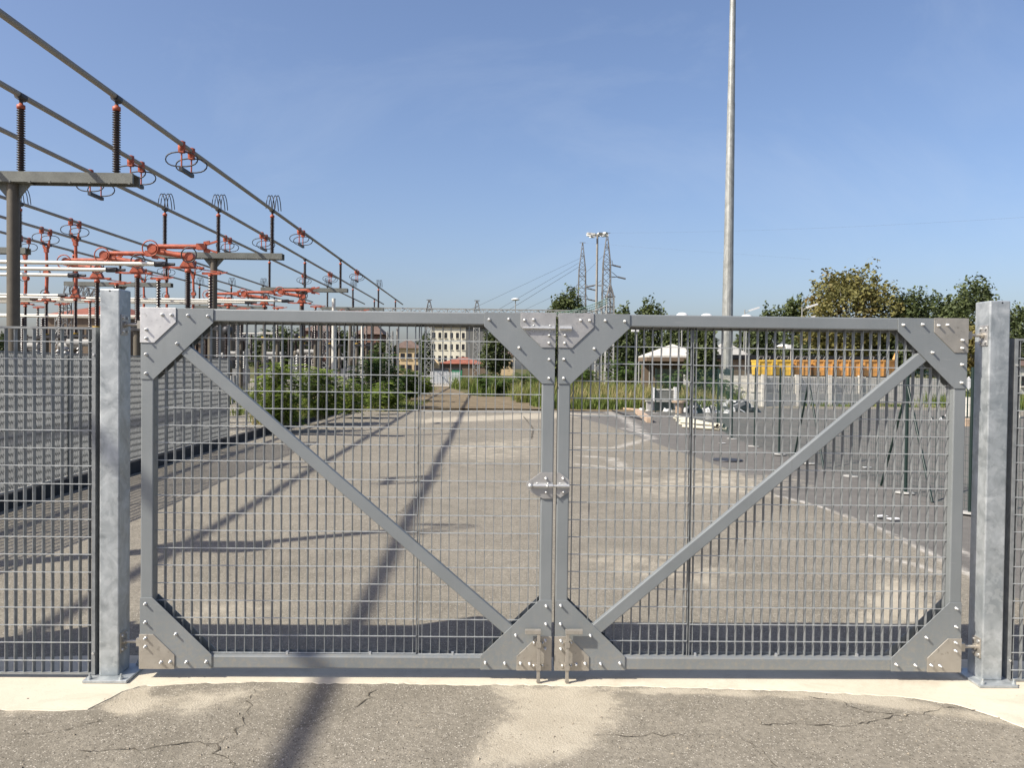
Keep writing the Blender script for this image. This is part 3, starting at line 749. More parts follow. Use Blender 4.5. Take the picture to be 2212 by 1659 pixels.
for k, u in enumerate(NEAR+FAR):
    s1 = 88 if k < 3 else 86
    a, b = sp(u, -14, HB+.03), sp(u, s1, HB+.03)
    t = thing('busbar', BN[k] if k else 'thick grey '+BN[0], 'busbar', a, 'tubular busbars')
    part('tube', MB().tube(a, b, .062, 12), M['bus'], t)
    bars.append(t)
HN = {0: (9.3, 22.3, 36.8, 54), 1: (9.3+1.7, 24, 38.3, 55.7), 2: (12.5, 25.9, 39.5, 57), 3: (21, 35.2, 49.7), 4: (23.5, 37.7, 52.2), 5: (26, 40.6, 54.9)}
for k, ss in HN.items():
    u = (NEAR+FAR)[k]
    for s in ss:
        q = sp(u, s, HB+.0)
        h = inst('contact_yoke', hang_red, bars[k], q); inst('contact_bar', hang_bar, h, q)
        for dy in (-.35, .35): inst('guard_loop', hl, h, q+Vector((0, dy, 0)))

# pantograph disconnectors: post, two insulators, folding arms
def ring(c, r, rr=.018, n=16):
    return MB().path([(c[0]+r*math.cos(2*math.pi*i/n), c[1], c[2]+r*math.sin(2*math.pi*i/n)) for i in range(n)], rr, 6, True)
def panto_proto(closed, label):
    t = thing('pantograph_switch', label, 'disconnector', (0, 0, 0), 'red pantograph disconnectors')
    part('post', MB().tube((0, 0, 0), (0, 0, 2.36), .11, 10).tube((.62, 0, 0), (.62, 0, 2.36), .09, 8), M['col'], t)
    part('base_frame', MB().box(-.25, .85, -.16, .16, 2.37, 2.47).box(-.1, .1, -.1, .1, 2.475, 2.50), M['dark'], t)
    part('yellow_ring', MB().tube((0, 0, 2.505), (0, 0, 2.545), .13, 12), M['yellow'], t)
    i = inst('insulator', INS, t, (0, 0, 2.55)); i2 = inst('insulator', INS2, t, (.60, 0, 2.48), None, (.8, .8, 1))
    inst('cap', CAPM, i, (0, 0, 3.90)); 
    part('terminal_bar', MB().box(-.42, .42, -.05, .05, 4.01, 4.06).box(-.62, -.40, -.03, .03, 4.02, 4.07).beam((.3, 0, 4.0), (.9, 0, 3.93), .025, .025)
         .prism([(-.2, 4.055), (.2, 4.055), (.10, 4.24), (-.08, 4.24)], -.09, .09), M['red'], t)
    part('link_head', MB().box(.38, .86, -.04, .04, 3.86, 3.92).tube((.60, 0, 3.82), (.60, 0, 3.88), .07, 8).beam((.86, 0, 3.89), (1.05, 0, 3.93), .03, .03), M['red'], t)
    if closed:
        P0, P1, P2 = (0, 0, 4.30), (.03, 0, 5.30), (0, 0, 6.28)
    else:
        P0, P1, P2 = (.06, 0, 4.33), (-.92, 0, 4.47), (.30, 0, 4.60)
    part('lower_arm', MB().tube(P0, P1, .075, 10).tube((P0[0], -.11, P0[2]), (P0[0], .11, P0[2]), .115, 10), M['red'], t)
    off = (0, 0, .12) if not closed else (0, 0, 0)
    Q1 = (P1[0], 0, P1[2]+off[2])
    el = MB().tube((P1[0], -.12, P1[2]+off[2]/2), (P1[0], .12, P1[2]+off[2]/2), .125, 12)
    up = part('upper_arm', MB().tube(Q1, P2, .065, 10), M['red'], t)
    part('elbow', el, M['red'], t)
    d = (Vector(P2)-Vector(Q1)).normalized(); pr = Vector((-d.z, 0, d.x)); c = Vector(P2)
    m = MB().obox(c+d*.06, d*.12, Vector((0, .08, 0)), pr*.08)
    for sgn in (1, -1):
        m.beam(c+d*.15+pr*.05*sgn, c+d*.48+pr*.15*sgn, .05, .05, (0, 1, 0)).beam(c+d*.12+pr*.09*sgn, c+d*.28+pr*.12*sgn, .09, .06, (0, 1, 0))
    part('jaw', m, M['red'], up)
    part('corona_ring', ring((P1[0]-.02, -.16, P1[2]+.05), .21), M['red'] if not closed else M['dark'], t)
    part('corona_ring', ring((P0[0]+.02, -.16, P0[2]+.03), .2), M['dark'], t)
    return t
protos = {}
def place_panto(u, s, closed, label):
    if closed not in protos: t = protos[closed] = panto_proto(closed, label); 
    else: t = copy_tree(protos[closed]); t['label'] = label
    p = sp(u, s, 0); t.location = (p.x, p.y, VS*s-.0); return t
ordn = ['right', 'middle', 'left']
for g, (ss, nm) in enumerate((((22.3, 24, 25.9), 'of the nearest folded row, above the left gate post'), ((36.8, 38.3, 39.5), 'of the second folded row, behind the top rail'), ((54, 55.7, 57), 'of the third folded row, far behind the mesh'))):
    for k, s in enumerate(ss): place_panto(NEAR[k]+.05, s, False, 'folded red pantograph switch, %s one %s' % (ordn[k], nm))
for g, (ss, nm) in enumerate((((35.2, 37.7, 40.6), 'beside the big column'), ((49.7, 52.2, 54.9), 'behind the nearest folded row'))):
    for k, s in enumerate(ss): place_panto(FAR[k]+.03, s, True, 'upright closed red pantograph switch, %s one %s' % (ordn[k], nm))
pn = ['upper', 'middle', 'lower']
for ss, nm in (((22.3, 24, 25.9), 'nearest trio, above the left fence panel'), ((36.8, 38.3, 39.5), 'second trio, just above the top rail'), ((54, 55.7, 57), 'third trio, behind the mesh')):
    for k, s in enumerate(ss):
        b = sp(NEAR[k]-.75, s, 4.12); a = Vector((-34, b.y, b.z))
        t = thing('bus_pipe', '%s white horizontal pipe of the %s' % (pn[k], nm), 'bus pipe', a, 'white pipes running across the yard')
        part('tube', MB().tube(a, b, .055, 10), M['pipe'], t)
        part('end_clamp', MB().tube(b-Vector((.08, 0, 0)), b+Vector((.22, 0, 0)), .075, 8).tube(b+Vector((.22, 0, 0)), b+Vector((.45, 0, 0)), .04, 8), M['dark'], t)
for k, s in enumerate((35.2, 37.7, 40.6)):
    b = sp(FAR[k]-.6, s, 4.12); a = Vector((-44, b.y, b.z))
    t = thing('bus_pipe', '%s white pipe ending at the upright red switches' % pn[k], 'bus pipe', a, 'white pipes running across the yard')
    part('tube', MB().tube(a, b, .055, 10), M['pipe'], t); part('end_clamp', MB().tube(b-Vector((.08, 0, 0)), b+Vector((.22, 0, 0)), .075, 8), M['dark'], t)

# lower apparatus that fills the yard behind the mesh
def apparatus(u, s, kind, label, j, hx):
    p = sp(u, s, 0); x, y = p.x, p.y
    t = thing('instrument_transformer' if kind else 'insulator_post', label, 'switchgear', (x, y, .15), 'apparatus standing in the substation yard')
    if kind == 0:
        part('post', MB().tube((x, y, .15), (x, y, 1.9+hx), .09, 10), M['col'], t)
        part('cross_arm', MB().box(x-.5, x+.5, y-.08, y+.08, 1.91+hx, 2.0+hx), M['dark'], t)
        for dx in (-.35, .35): i = inst('insulator', INS2, t, (x+dx, y, 2.005+hx))
        if j % 2: part('tube', MB().tube((x-1.2, y, 3.4+hx), (x+.9, y, 3.4+hx), .03, 8), M['pipe'], t)
    elif kind == 1:
        for dx in (-.3, .3):
            for dy in (-.3, .3): part('leg', MB().beam((x+dx, y+dy, .15), (x+dx*.8, y+dy*.8, 1.3+hx), .06, .06), M['lattice'], t)
        part('tank', MB().lathe([(0, 1.3+hx), (.2, 1.3+hx), (.2, 1.8+hx), (.14, 1.9+hx), (.1, 1.9+hx)], (x, y, 0), 12), M['col'], t)
        inst('insulator', INS2, t, (x, y, 1.9+hx), None, (1.5, 1.5, .8))
        part('head', MB().lathe([(.12, 2.98+hx), (.19, 3.0+hx), (.2, 3.25+hx), (.12, 3.32+hx), (0, 3.32+hx)], (x, y, 0), 12), M['insw' if random.random() < .4 else 'dark'], t)
    else:
        part('tank', MB().box(x-.7, x+.7, y-.4, y+.4, .6, 1.5).box(x-.6, x+.6, y-.3, y+.3, .15, .59), M['insw'], t)
        for dx in (-.45, 0, .45):
            part('bushing', MB().lathe(sheds(6, .12, .06, 1.51, 2.3), (x+dx, y, 0), 10), M['insw' if dx else 'ins'], t)
        part('conservator', MB().tube((x-.5, y+.2, 2.45), (x+.4, y+.2, 2.45), .13, 12), M['gconc'], t)
k = 0
KN = ['slim insulator pair', 'four-legged ribbed transformer', 'low tank with bushings']
spots = []
for row, s in enumerate((30, 35, 43, 51, 59, 70, 82)):
    for j in range(7):
        u = -8.9-j*2.35-(row % 2)*1.1
        spots.append((u+random.uniform(-.3, .3), s+random.uniform(-1, 1), (row+j+(j*row) % 2) % 3, row, j))
rown = ['first', 'second', 'third', 'fourth', 'fifth', 'sixth', 'last']; 
for u, s, kd, row, j in spots:
    apparatus(u, s, kd, '%s, %s from the right in the %s row of the yard' % (KN[kd], rown[j] if j < 6 else 'seventh', rown[row]), j, 0 if row < 3 else .5 if row < 5 else 1.1)
for u, s, h, mt, lab in ((-6.85, 40, 5.0, 'pipe', 'plain white vertical pole behind the left shrubs'), (-8.2, 44, 4.6, 'col', 'brown bare pole right of the white vertical pole'), (-7.1, 52, 5.2, 'pipe', 'thin white pole farther back between bushes'),
                         (-12.9, 36, 4.0, 'col', 'brown pole behind the brace top'), (-6.6, 70, 5.0, 'bus', 'grey pole near the yellow low house')):
    p = sp(u, s, 0); solo('pole', MB().tube((p.x, p.y, .1), (p.x, p.y, h), .09, 10), M[mt], lab, 'pole', 'bare poles in the substation', loc=(p.x, p.y, .1))

# ------------------------------------------------------------------ lattice structures
def lattice(mb, a, b, w0, w1, n, r=.035, up=None):
    a, b = Vector(a), Vector(b); d = (b-a).normalized()
    x = Vector((1, 0, 0)) if abs(d.x) < .7 else Vector((0, 0, 1)); x = (x-d*x.dot(d)).normalized(); y = d.cross(x)
    def c(t, i): 
        w_ = (w0+(w1-w0)*t)/2; sx, sy = ((-1, -1), (1, -1), (1, 1), (-1, 1))[i % 4]; return a.lerp(b, t)+x*sx*w_+y*sy*w_
    for i in range(4):
        mb.beam(c(0, i), c(1, i), r*1.3, r*1.3)
        for k in range(n):
            t0, t1 = k/n, (k+1)/n
            mb.beam(c(t0, i), c(t1, i+1), r, r) if k % 2 else mb.beam(c(t0, i+1), c(t1, i), r, r)
            if k % 3 == 0: mb.beam(c(t0, i), c(t0, i+1), r, r)
    return mb
def pylon(px, s, ytop, label, arms, r=.09):
    base = at(px, 790, s-CAMD); top = at(px, ytop, s-CAMD); x, y, H = top.x, top.y, top.z
    t = thing('pylon', label, 'pylon', (x, y, 0), 'lattice pylons')
    zt = H*.80
    part('body', lattice(MB(), (x, y, 0), (x, y, zt), H*.075, H*.048, 16, r), M['lattice_d'], t)
    part('peak', lattice(MB(), (x, y, zt), (x, y, H), H*.048, .12, 6, r*.8).box(x-H*.022, x+H*.022, y-.05, y+.05, H-.05, H+.05), M['lattice_d'], t)
    for z, sd, L in arms:
        z *= H; xx = x+sd*H*.035; e = x+sd*(H*.035+L)
        part('crossarm', MB().beam((xx, y, z+.9), (e, y, z), r, r).beam((xx, y, z-.1), (e, y, z), r, r).beam((x, y-.6, z), (e, y, z), r, r), M['lattice_d'], t)
        part('insulator_string', MB().tube((e, y, z), (e+sd*H*.055, y, z-H*.012), .16, 6), M['lattice_d'], t)
    return Vector((x, y, H))
P1 = pylon(1311, 150, 503, 'taller lattice pylon right of the floodlight mast', ((.70, 1, 1.1), (.64, -1, 1.3), (.455, 1, 1.1), (.78, 1, .2)))
P2 = pylon(1258, 178, 524, 'shorter lattice pylon left of the floodlight mast', ((.66, 1, .3), (.60, -1, .4), (.58, 1, .3), (.40, 1, .3), (.40, -1, .4), (.66, -1, .3)))
def wire(pts, r, label, sag=0):
    a, b = Vector(pts[0]), Vector(pts[1]); m = MB()
    P = [a.lerp(b, i/16)-Vector((0, 0, sag*4*(i/16)*(1-i/16))) for i in range(17)]
    solo('overhead_wire', m.path(P, r, 4), M['wire'], label, 'wire', 'overhead wires between the pylons')
wire((at(1252, 575, 173), at(1085, 678, 150)), .035, 'lowest of the dark wires falling leftward from the shorter pylon')
wire((at(1251, 567, 173), at(1060, 678, 150)), .028, 'middle dark wire falling leftward from the shorter pylon')
wire((at(1252, 558, 173), at(1000, 676, 150)), .022, 'topmost dark wire falling leftward from the shorter pylon')
wire((at(1256, 612, 173), at(1105, 682, 150)), .022, 'thin wire leaving the shorter pylon below its crossarms')
wire((at(1313, 503, 145), at(2230, 468, 100)), .006, 'very thin sky wire from the taller pylon top to the right edge', .5)
wire((at(1261, 525, 173), at(1750, 560, 150)), .006, 'faint wire from the shorter pylon top toward the right')
wire((at(1307, 548, 145), at(1262, 592, 173)), .03, 'short wire linking the two lattice pylons')

# floodlight mast
q = at(1290, 507, 105); x, y, H = q.x, q.y, q.z
t = thing('floodlight_mast', 'tall slim mast with a crown of white floodlights between the pylons', 'light mast', (x, y, 0))
part('shaft', MB().tube((x, y, 0), (x, y, H), .20, 10, .13), M['bus'], t)
part('head_frame', MB().path([(x+.75*math.cos(a*.7854), y+.75*math.sin(a*.7854), H) for a in range(8)], .05, 5, True).tube((x-.8, y, H), (x+.8, y, H), .04, 5).tube((x, y-.8, H), (x, y+.8, H), .04, 5), M['dark'], t)
for i in range(9):
    a = i*.698; c = Vector((x+1.15*math.cos(a), y+1.15*math.sin(a), H-.12+.1*(i % 3)))
    d = Vector((math.cos(a), math.sin(a), 0)); part('floodlight', MB().obox(c, d*.30, Vector((-d.y, d.x, 0))*.28, Vector((d.x*.05, d.y*.05, .11))), M['white'], t)

# big tapering mast in the yard
def big_mast():
    s = 44.2; b = at(1568, 850, s); t_ = at(1581, -40, s); x, y = b.x, b.y
    t = thing('lighting_mast', 'very tall tapering grey mast rising out of the picture right of the gate centre', 'mast', (x, y, 0))
    prof = [(0.36, 0), (.325, 6), (.30, 8.4)]
    zs = [(0, 8.2, .352, .298), (8.2, 17.5, .288, .225), (17.5, 27, .215, .15)]
    for i, (z0, z1, r0, r1) in enumerate(zs):
        m = MB().lathe([(r0, z0), (r1, z1)], (x, y, 0), 16, False)
        m.lathe([(r0+.012, z0), (r0+.012, z0+.08)], (x, y, 0), 16, False)
        part('section', m, MMAST, t)
    part('base_flange', MB().tube((x, y, 0), (x, y, .06), .55, 20), M['gconc'], t)
MMAST = NT('weathered_mast'); _n = MMAST.noise(2.2, 6, .7, MMAST.scaled((1, 1, .5)), dist=.7)
MMAST = MMAST.fin(MMAST.mix(MMAST.mr(_n, .35, .68), (.27, .275, .25), (.50, .51, .48)), .5, .35, _n, .1, .02)
big_mast()

# gantry: lattice girder on lattice columns with insulator strings
def gantry():
    s = 77; Y = s-CAMD
    t = thing('lattice_gantry', 'long pale lattice girder crossing behind the gate top rail', 'gantry', tuple(at(1028, 835, Y)*1)[:2]+(0,))
    a, b = at(690, 671, Y), at(1292, 677, Y); a.z = b.z = (a.z+b.z)/2
    part('girder', lattice(MB(), a, b, .55, .55, 46, .055), M['lattice'], t)
    for px in (925, 1028, 1291):
        q = at(px, 830, Y); top = a.z+.3
        part('column', lattice(MB(), (q.x, q.y, 0), (q.x, q.y, top), .62, .5, 12, .045), M['lattice'], t)
        part('peak', lattice(MB(), (q.x, q.y, top), (q.x, q.y, top+.75), .45, .12, 2, .04).box(q.x-.25, q.x+.25, q.y-.05, q.y+.05, top+.75, top+.82), M['lattice_d'], t)
    return a.z
gz = gantry()
Y2 = 66.
t = thing('lattice_tower', 'stout pale lattice tower carrying green insulator strings, right of the gantry', 'tower', tuple(at(1317, 820, Y2))[:2]+(0,))
q = at(1317, 660, Y2); top = at(1317, 641, Y2).z
part('shaft', lattice(MB(), (q.x, q.y, 0), (q.x, q.y, top), .72, .62, 12, .05), M['lattice'], t)
part('peak', lattice(MB(), (q.x, q.y, top), (q.x, q.y, top+1.0), .6, .1, 3, .045).box(q.x-.42, q.x+.42, q.y-.3, q.y+.3, top-.04, top+.04).box(q.x-.42, q.x+.42, q.y-.3, q.y+.3, top-.9, top-.84), M['lattice_d'], t)
SN = ['uppermost', 'second', 'third', 'lowest']
for k in range(4):
    a = at(1180+12*k, 676+1.2*k, Y2+8); b = at(1312, 644+5*k, Y2-.5)
    m = MB(); P = [a.lerp(b, i/26)-Vector((0, 0, .34*4*(i/26)*(1-i/26))) for i in range(27)]
    m.path(P, .03, 5)
    for p in P[1:-1]: m.lathe([(0, .05), (.10, 0), (.10, -.02), (0, -.05)], p, 7)
    solo('insulator_string', m, M['greenins'] if k < 3 else M['lattice'], '%s sagging green string running up to the stout lattice tower' % SN[k], 'insulator string', 'sagging insulator strings')
# old gantry on the left, behind the red switches
t = thing('arched_gantry', 'dark lattice gantry arm behind the upright red switches', 'gantry', tuple(at(138, 780, 60))[:2]+(0,))
m = MB(); a = at(141, 637, 60); lattice(m, (a.x, a.y, 0), (a.x, a.y, a.z), .8, .6, 14, .05); part('column', m, M['lattice_d'], t)
m = MB(); lattice(m, at(146, 622, 60), at(205, 634, 60), .9, .6, 9, .05); lattice(m, at(205, 634, 60), at(262, 652, 60), .6, .4, 8, .05); part('arm', m, M['lattice_d'], t)
for px, ss, yt, lb in ((128, 70, 684, 'pale thin lattice mast before the brown building'), (700, 62, 700, 'pale lattice mast left of the brick house'), (760, 75, 705, 'pale lattice mast between brick houses'), (842, 70, 715, 'pale lattice mast beside the low yellow house')):
    b = at(px, yt, ss-CAMD); solo('lattice_mast', lattice(MB(), (b.x, b.y, 0), b, .6, .45, 11, .045), M['lattice'], lb, 'lattice mast', 'small lattice masts', loc=(b.x, b.y, 0))

# ------------------------------------------------------------------ buildings
def wallmat(name, c, v=.1): return simple(name, c, .85, 0, v, .6, .1)
MROOF = simple('terracotta_roof', (.30, .10, .06), .85, 0, .3, 1.2, .2); MROOFB = simple('brown_roof', (.15, .10, .075), .85, 0, .3, 1.2, .2)
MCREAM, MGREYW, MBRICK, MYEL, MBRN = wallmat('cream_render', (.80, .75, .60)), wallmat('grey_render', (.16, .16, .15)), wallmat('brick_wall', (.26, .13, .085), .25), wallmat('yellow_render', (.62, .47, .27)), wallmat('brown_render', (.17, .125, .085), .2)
MWIN = simple('dark_window', (.03, .03, .035), .2, 0, .3, 2)
def building(name, label, px0, px1, ytop, s, depth, wall, roof, rh, rows=(), cols=0, ww=.9, wh=1.3, side=None, hip=True, over=.5):
    Y = s-CAMD; a, b = at(px0, ytop, Y), at(px1, ytop, Y); x0, x1, H = a.x, b.x, (a.z+b.z)/2
    t = thing(name, label, 'building', ((x0+x1)/2, Y, 0), None)
    part('wall', MB().box(x0, x1, Y, Y+depth, -.1, H), wall, t)
    if side: part('side_wall', MB().box(x1+.002, x1+side[0], Y-.0, Y+depth, -.1, H-.002), side[1], t)
    xr = x1+(side[0] if side else 0); o = over
    if rh:
        rd = min((xr-x0), depth)/2*(1 if hip else 0)
        A = [(x0-o, Y-o, H), (xr+o, Y-o, H), (xr+o, Y+depth+o, H), (x0-o, Y+depth+o, H), (x0-o+rd, Y+depth/2, H+rh), (xr+o-rd, Y+depth/2, H+rh)]
        part('roof', MB().add(A, [(0, 1, 5, 4), (1, 2, 5), (2, 3, 4, 5), (3, 0, 4), (0, 3, 2, 1)]), roof, t)
    for z in rows:
        for i in range(cols):
            cx = x0+(x1-x0)*(i+.55)/cols
            wd = part('window', MB().box(cx-ww/2, cx+ww/2, Y-.06, Y-.003, z, z+wh), MWIN, t)
            part('sill', MB().box(cx-ww/2-.1, cx+ww/2+.1, Y-.2, Y-.062, z-.12, z), wall, wd)
    return t
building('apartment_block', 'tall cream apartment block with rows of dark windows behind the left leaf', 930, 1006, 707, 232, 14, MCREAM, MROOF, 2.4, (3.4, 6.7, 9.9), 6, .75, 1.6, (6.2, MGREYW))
building('annex', 'long low house with red roof before the cream block', 950, 1048, 786, 190, 10, MBRN, MROOF, 1.6, (), 0)
building('gabled_house', 'small yellow gabled house left of the red roof annex', 921, 948, 784, 185, 8, MYEL, MYEL, 1.1, (), 0, over=.05)
building('house', 'low yellow house with brown roof left of the cream block', 846, 906, 752, 180, 12, MYEL, MROOFB, 1.9, (.9, 3.4), 4, .9, 1.3)
building('house', 'ochre house glimpsed behind the right plate of the left leaf', 1072, 1112, 768, 200, 10, MYEL, MROOFB, 1.2, (2.,), 3)
building('brick_house', 'brick house behind the white vertical pole', 655, 712, 715, 120, 9, MBRICK, MROOFB, 1.4, (1, 4.), 3)
building('brick_house', 'brick house with brown roof between the lattice masts', 770, 822, 722, 130, 9, MBRICK, MROOFB, 1.9, (1.2, 4.2), 3)
building('brick_house', 'wide brown building with red roof behind the left post', 102, 262, 682, 92, 14, MBRN, MROOF, 1.75, (1.2, 4.2), 6, 1., 1.4)
building('brick_house', 'brown house half hidden behind the upper left gusset', 388, 470, 690, 98, 10, MBRN, MROOF, 1.2, (1.2, 4.2), 3)
building('white_house', 'low white building with dark roof at the right edge', 2092, 2300, 790, 72, 3.2, M['wconc'], MROOFB, .5, (.7,), 6, .8, .9, None, True, .3)

# ------------------------------------------------------------------ vegetation
def leaf_quads(C, size, up=.3, asp=.55):
    n = len(C); a = rng.normal(size=(n, 3)); a[:, 2] *= .6; a /= np.linalg.norm(a, axis=1)[:, None]+1e-9
    b = rng.normal(size=(n, 3)); b -= a*(a*b).sum(1)[:, None]; b /= np.linalg.norm(b, axis=1)[:, None]+1e-9
    sz = size*rng.uniform(.6, 1.35, n)[:, None]
    A, B = a*sz, b*sz*asp
    V = np.stack([C-A, C+B, C+A, C-B], 1).reshape(-1, 3)
    F = np.arange(4*n).reshape(-1, 4); return V, F
def tree(name, label, px0, px1, ytop, s, mat, bark='bark', n=5000, low=.28, size=.16, lobes=16, group='trees behind the yard', seed=0, shape=1.0, base=0.):
    r = np.random.default_rng(seed+11); Y = s-CAMD
    a, b = at(px0, 790, Y), at(px1, 790, Y); cx = (a.x+b.x)/2; Wd = abs(b.x-a.x)/2; H = at((px0+px1)/2, ytop, Y).z
    t = thing(name, label, 'tree', (cx, Y, base), group)
    zc0 = H*low
    # an uneven hull of clumps: noise swells and notches it, gaps let the sky through
    from mathutils import noise as mn
    hz_, cz_ = (H-zc0)/2, (H+zc0)/2; m_ = int(n*1.9)
    d = r.normal(size=(m_, 3)); d /= np.linalg.norm(d, axis=1)[:, None]
    off = Vector((seed*7.3, seed*3.1, 1.7)); keep = []; lv = []; rad = r.uniform(.25, 1, m_)**.42; jit = r.normal(0, .035, (m_, 3))
    for q in range(m_):
        v = Vector(d[q]); a1_ = mn.noise(v*1.7+off); a2_ = mn.noise(v*4.3+off*2); a3_ = mn.noise(v*10+off*3)
        sw = 1+.34*a1_+.30*a2_+.18*a3_-(.10 if v.z < -.5 else 0)
        p = Vector((v.x*(1+.12*(v.z < 0)), v.y, math.copysign(abs(v.z)**.85, v.z)))*rad[q]*sw*.98
        if mn.noise(p*4.2+off*5) < -.17: continue
        if mn.noise(p*11+off) < -.28: continue
        keep.append((cx+p.x*Wd+jit[q, 0]*Wd, Y+p.y*Wd*.8+jit[q, 1]*Wd, cz_+p.z*hz_+jit[q, 2]*hz_))
        lv.append(min(1, max(0, .5+.9*mn.noise(p*5+off*4)+r.normal(0, .2))))
    C = np.array(keep); lv = np.array(lv); C[:, 2] = np.maximum(C[:, 2], .15)
    LC = [(cx+math.cos(a)*Wd*.5, Y+math.sin(a)*Wd*.4, zc0+(H-zc0)*k, 1) for a, k in zip(r.uniform(0, 6.28, 9), r.uniform(.35, .85, 9))]
    V, F = leaf_quads(C, size); V -= np.array([cx, Y, base])
    me = np_mesh('crown', V, F, LEAF[mat], False, dict(lv=np.repeat(lv, 4)))
    np_obj('crown', me, t)
    m = MB(); tr = Wd*.05+.06
    m.tube((cx, Y, base), (cx, Y, zc0), tr, 8, tr*.75); m.tube((cx, Y, zc0), (cx+.1, Y, zc0+(H-zc0)*.55), tr*.75, 7, tr*.3)
    for (x, y, z, lr) in LC[:9]:
        k = r.uniform(.0, .45); p = Vector((cx, Y, zc0+(H-zc0)*k*.8)); m.tube(p, (x, y, max(z, p.z)), tr*.35, 5, tr*.1)
    part('trunk', m, M[bark], t)
    return t
T = [('broadleaf_tree', 'large dark tree just left of the shorter pylon', 1180, 1266, 628, 125, 'mid', 5500, .2, .26),
     ('broadleaf_tree', 'small dark treetop right of the lattice tower', 1322, 1366, 664, 100, 'mid', 2600, .2, .2),
     ('broadleaf_tree', 'rounded treetop with two tips above the right leaf top rail', 1370, 1436, 650, 100, 'mid', 3800, .2, .2),
     ('broadleaf_tree', 'dark tree behind the mesh left of the white canopy', 1300, 1380, 705, 84, 'dark', 4200, .08, .2),
     ('broadleaf_tree', 'dark tree right behind the white canopy', 1425, 1510, 692, 88, 'dark', 4200, .08, .2),
     ('broadleaf_tree', 'light green young tree beside the tall mast', 1485, 1550, 708, 47, 'mid', 3600, .08, .16),
     ('broadleaf_tree', 'dark tree right of the tall mast, below rail height', 1585, 1660, 700, 90, 'dark', 4200, .08, .2),
     ('broadleaf_tree', 'small dull green tree above the rail right of the mast', 1632, 1690, 663, 105, 'dark', 3200, .1, .22),
     ('broadleaf_tree', 'green tree in front of the yellowing tree, behind a street lamp', 1682, 1745, 640, 96, 'mid', 4200, .12, .2),
     ('plane_tree', 'tallest yellowing plane tree above the right leaf', 1735, 1925, 584, 88, 'plane', 9500, .2, .22),
     ('broadleaf_tree', 'dark green tree right of the yellowing plane tree', 1915, 2010, 628, 86, 'dark', 6000, .08, .2),
     ('broadleaf_tree', 'dark green tree behind the upper right corner plates', 1985, 2085, 632, 90, 'dark', 6000, .08, .2),
     ('broadleaf_tree', 'high dark green crown left of the right post', 2050, 2160, 606, 84, 'dark', 6500, .08, .2),
     ('broadleaf_tree', 'dark tree at the right edge behind the post', 2145, 2260, 655, 90, 'dark', 5000, .08, .2),
     ('broadleaf_tree', 'yellowish low tree in the gap beside the right post', 2060, 2130, 705, 70, 'plane', 3000, .08, .18),
     ('broadleaf_tree', 'dark low tree behind the right brace', 1820, 1960, 712, 92, 'dark', 4500, .02, .2),
     ('broadleaf_tree', 'low dark tree behind the orange skips', 1690, 1830, 716, 94, 'dark', 4500, .02, .2),
     ('broadleaf_tree', 'brown-green trees right of the cream apartment block', 1040, 1100, 712, 150, 'dark', 3200, .05, .3),
     ('broadleaf_tree', 'dark tree beside the centre stiles behind the grass', 1150, 1240, 735, 105, 'dark', 3800, .03, .22),
     ('broadleaf_tree', 'wide tree behind the insulators under the left top rail', 540, 665, 712, 118, 'dark', 4200, .03, .28),
     ('broadleaf_tree', 'tree between the two brick houses', 700, 785, 716, 125, 'mid', 3200, .03, .28),
     ('broadleaf_tree', 'tree just left of the low yellow house', 800, 856, 735, 130, 'dark', 2400, .03, .28),
     ('broadleaf_tree', 'far tree between the yellow house and the cream block', 890, 925, 738, 190, 'mid', 1500, .05, .35),
     ('broadleaf_tree', 'dim tree left of the cream block', 905, 934, 722, 170, 'dark', 1200, .05, .35),
     ('broadleaf_tree', 'small dark tree at the far left behind the fence panel', -30, 26, 728, 80, 'dark', 2500, .05, .2)]
for i, (nm, lb, a, b, yt, s, mt, n, low, sz) in enumerate(T):
    tree(nm, lb, a, b, yt, s, mt, 'bark_l' if mt == 'plane' else 'bark', int(n*1.15), low, sz*.95, seed=i*3+1)

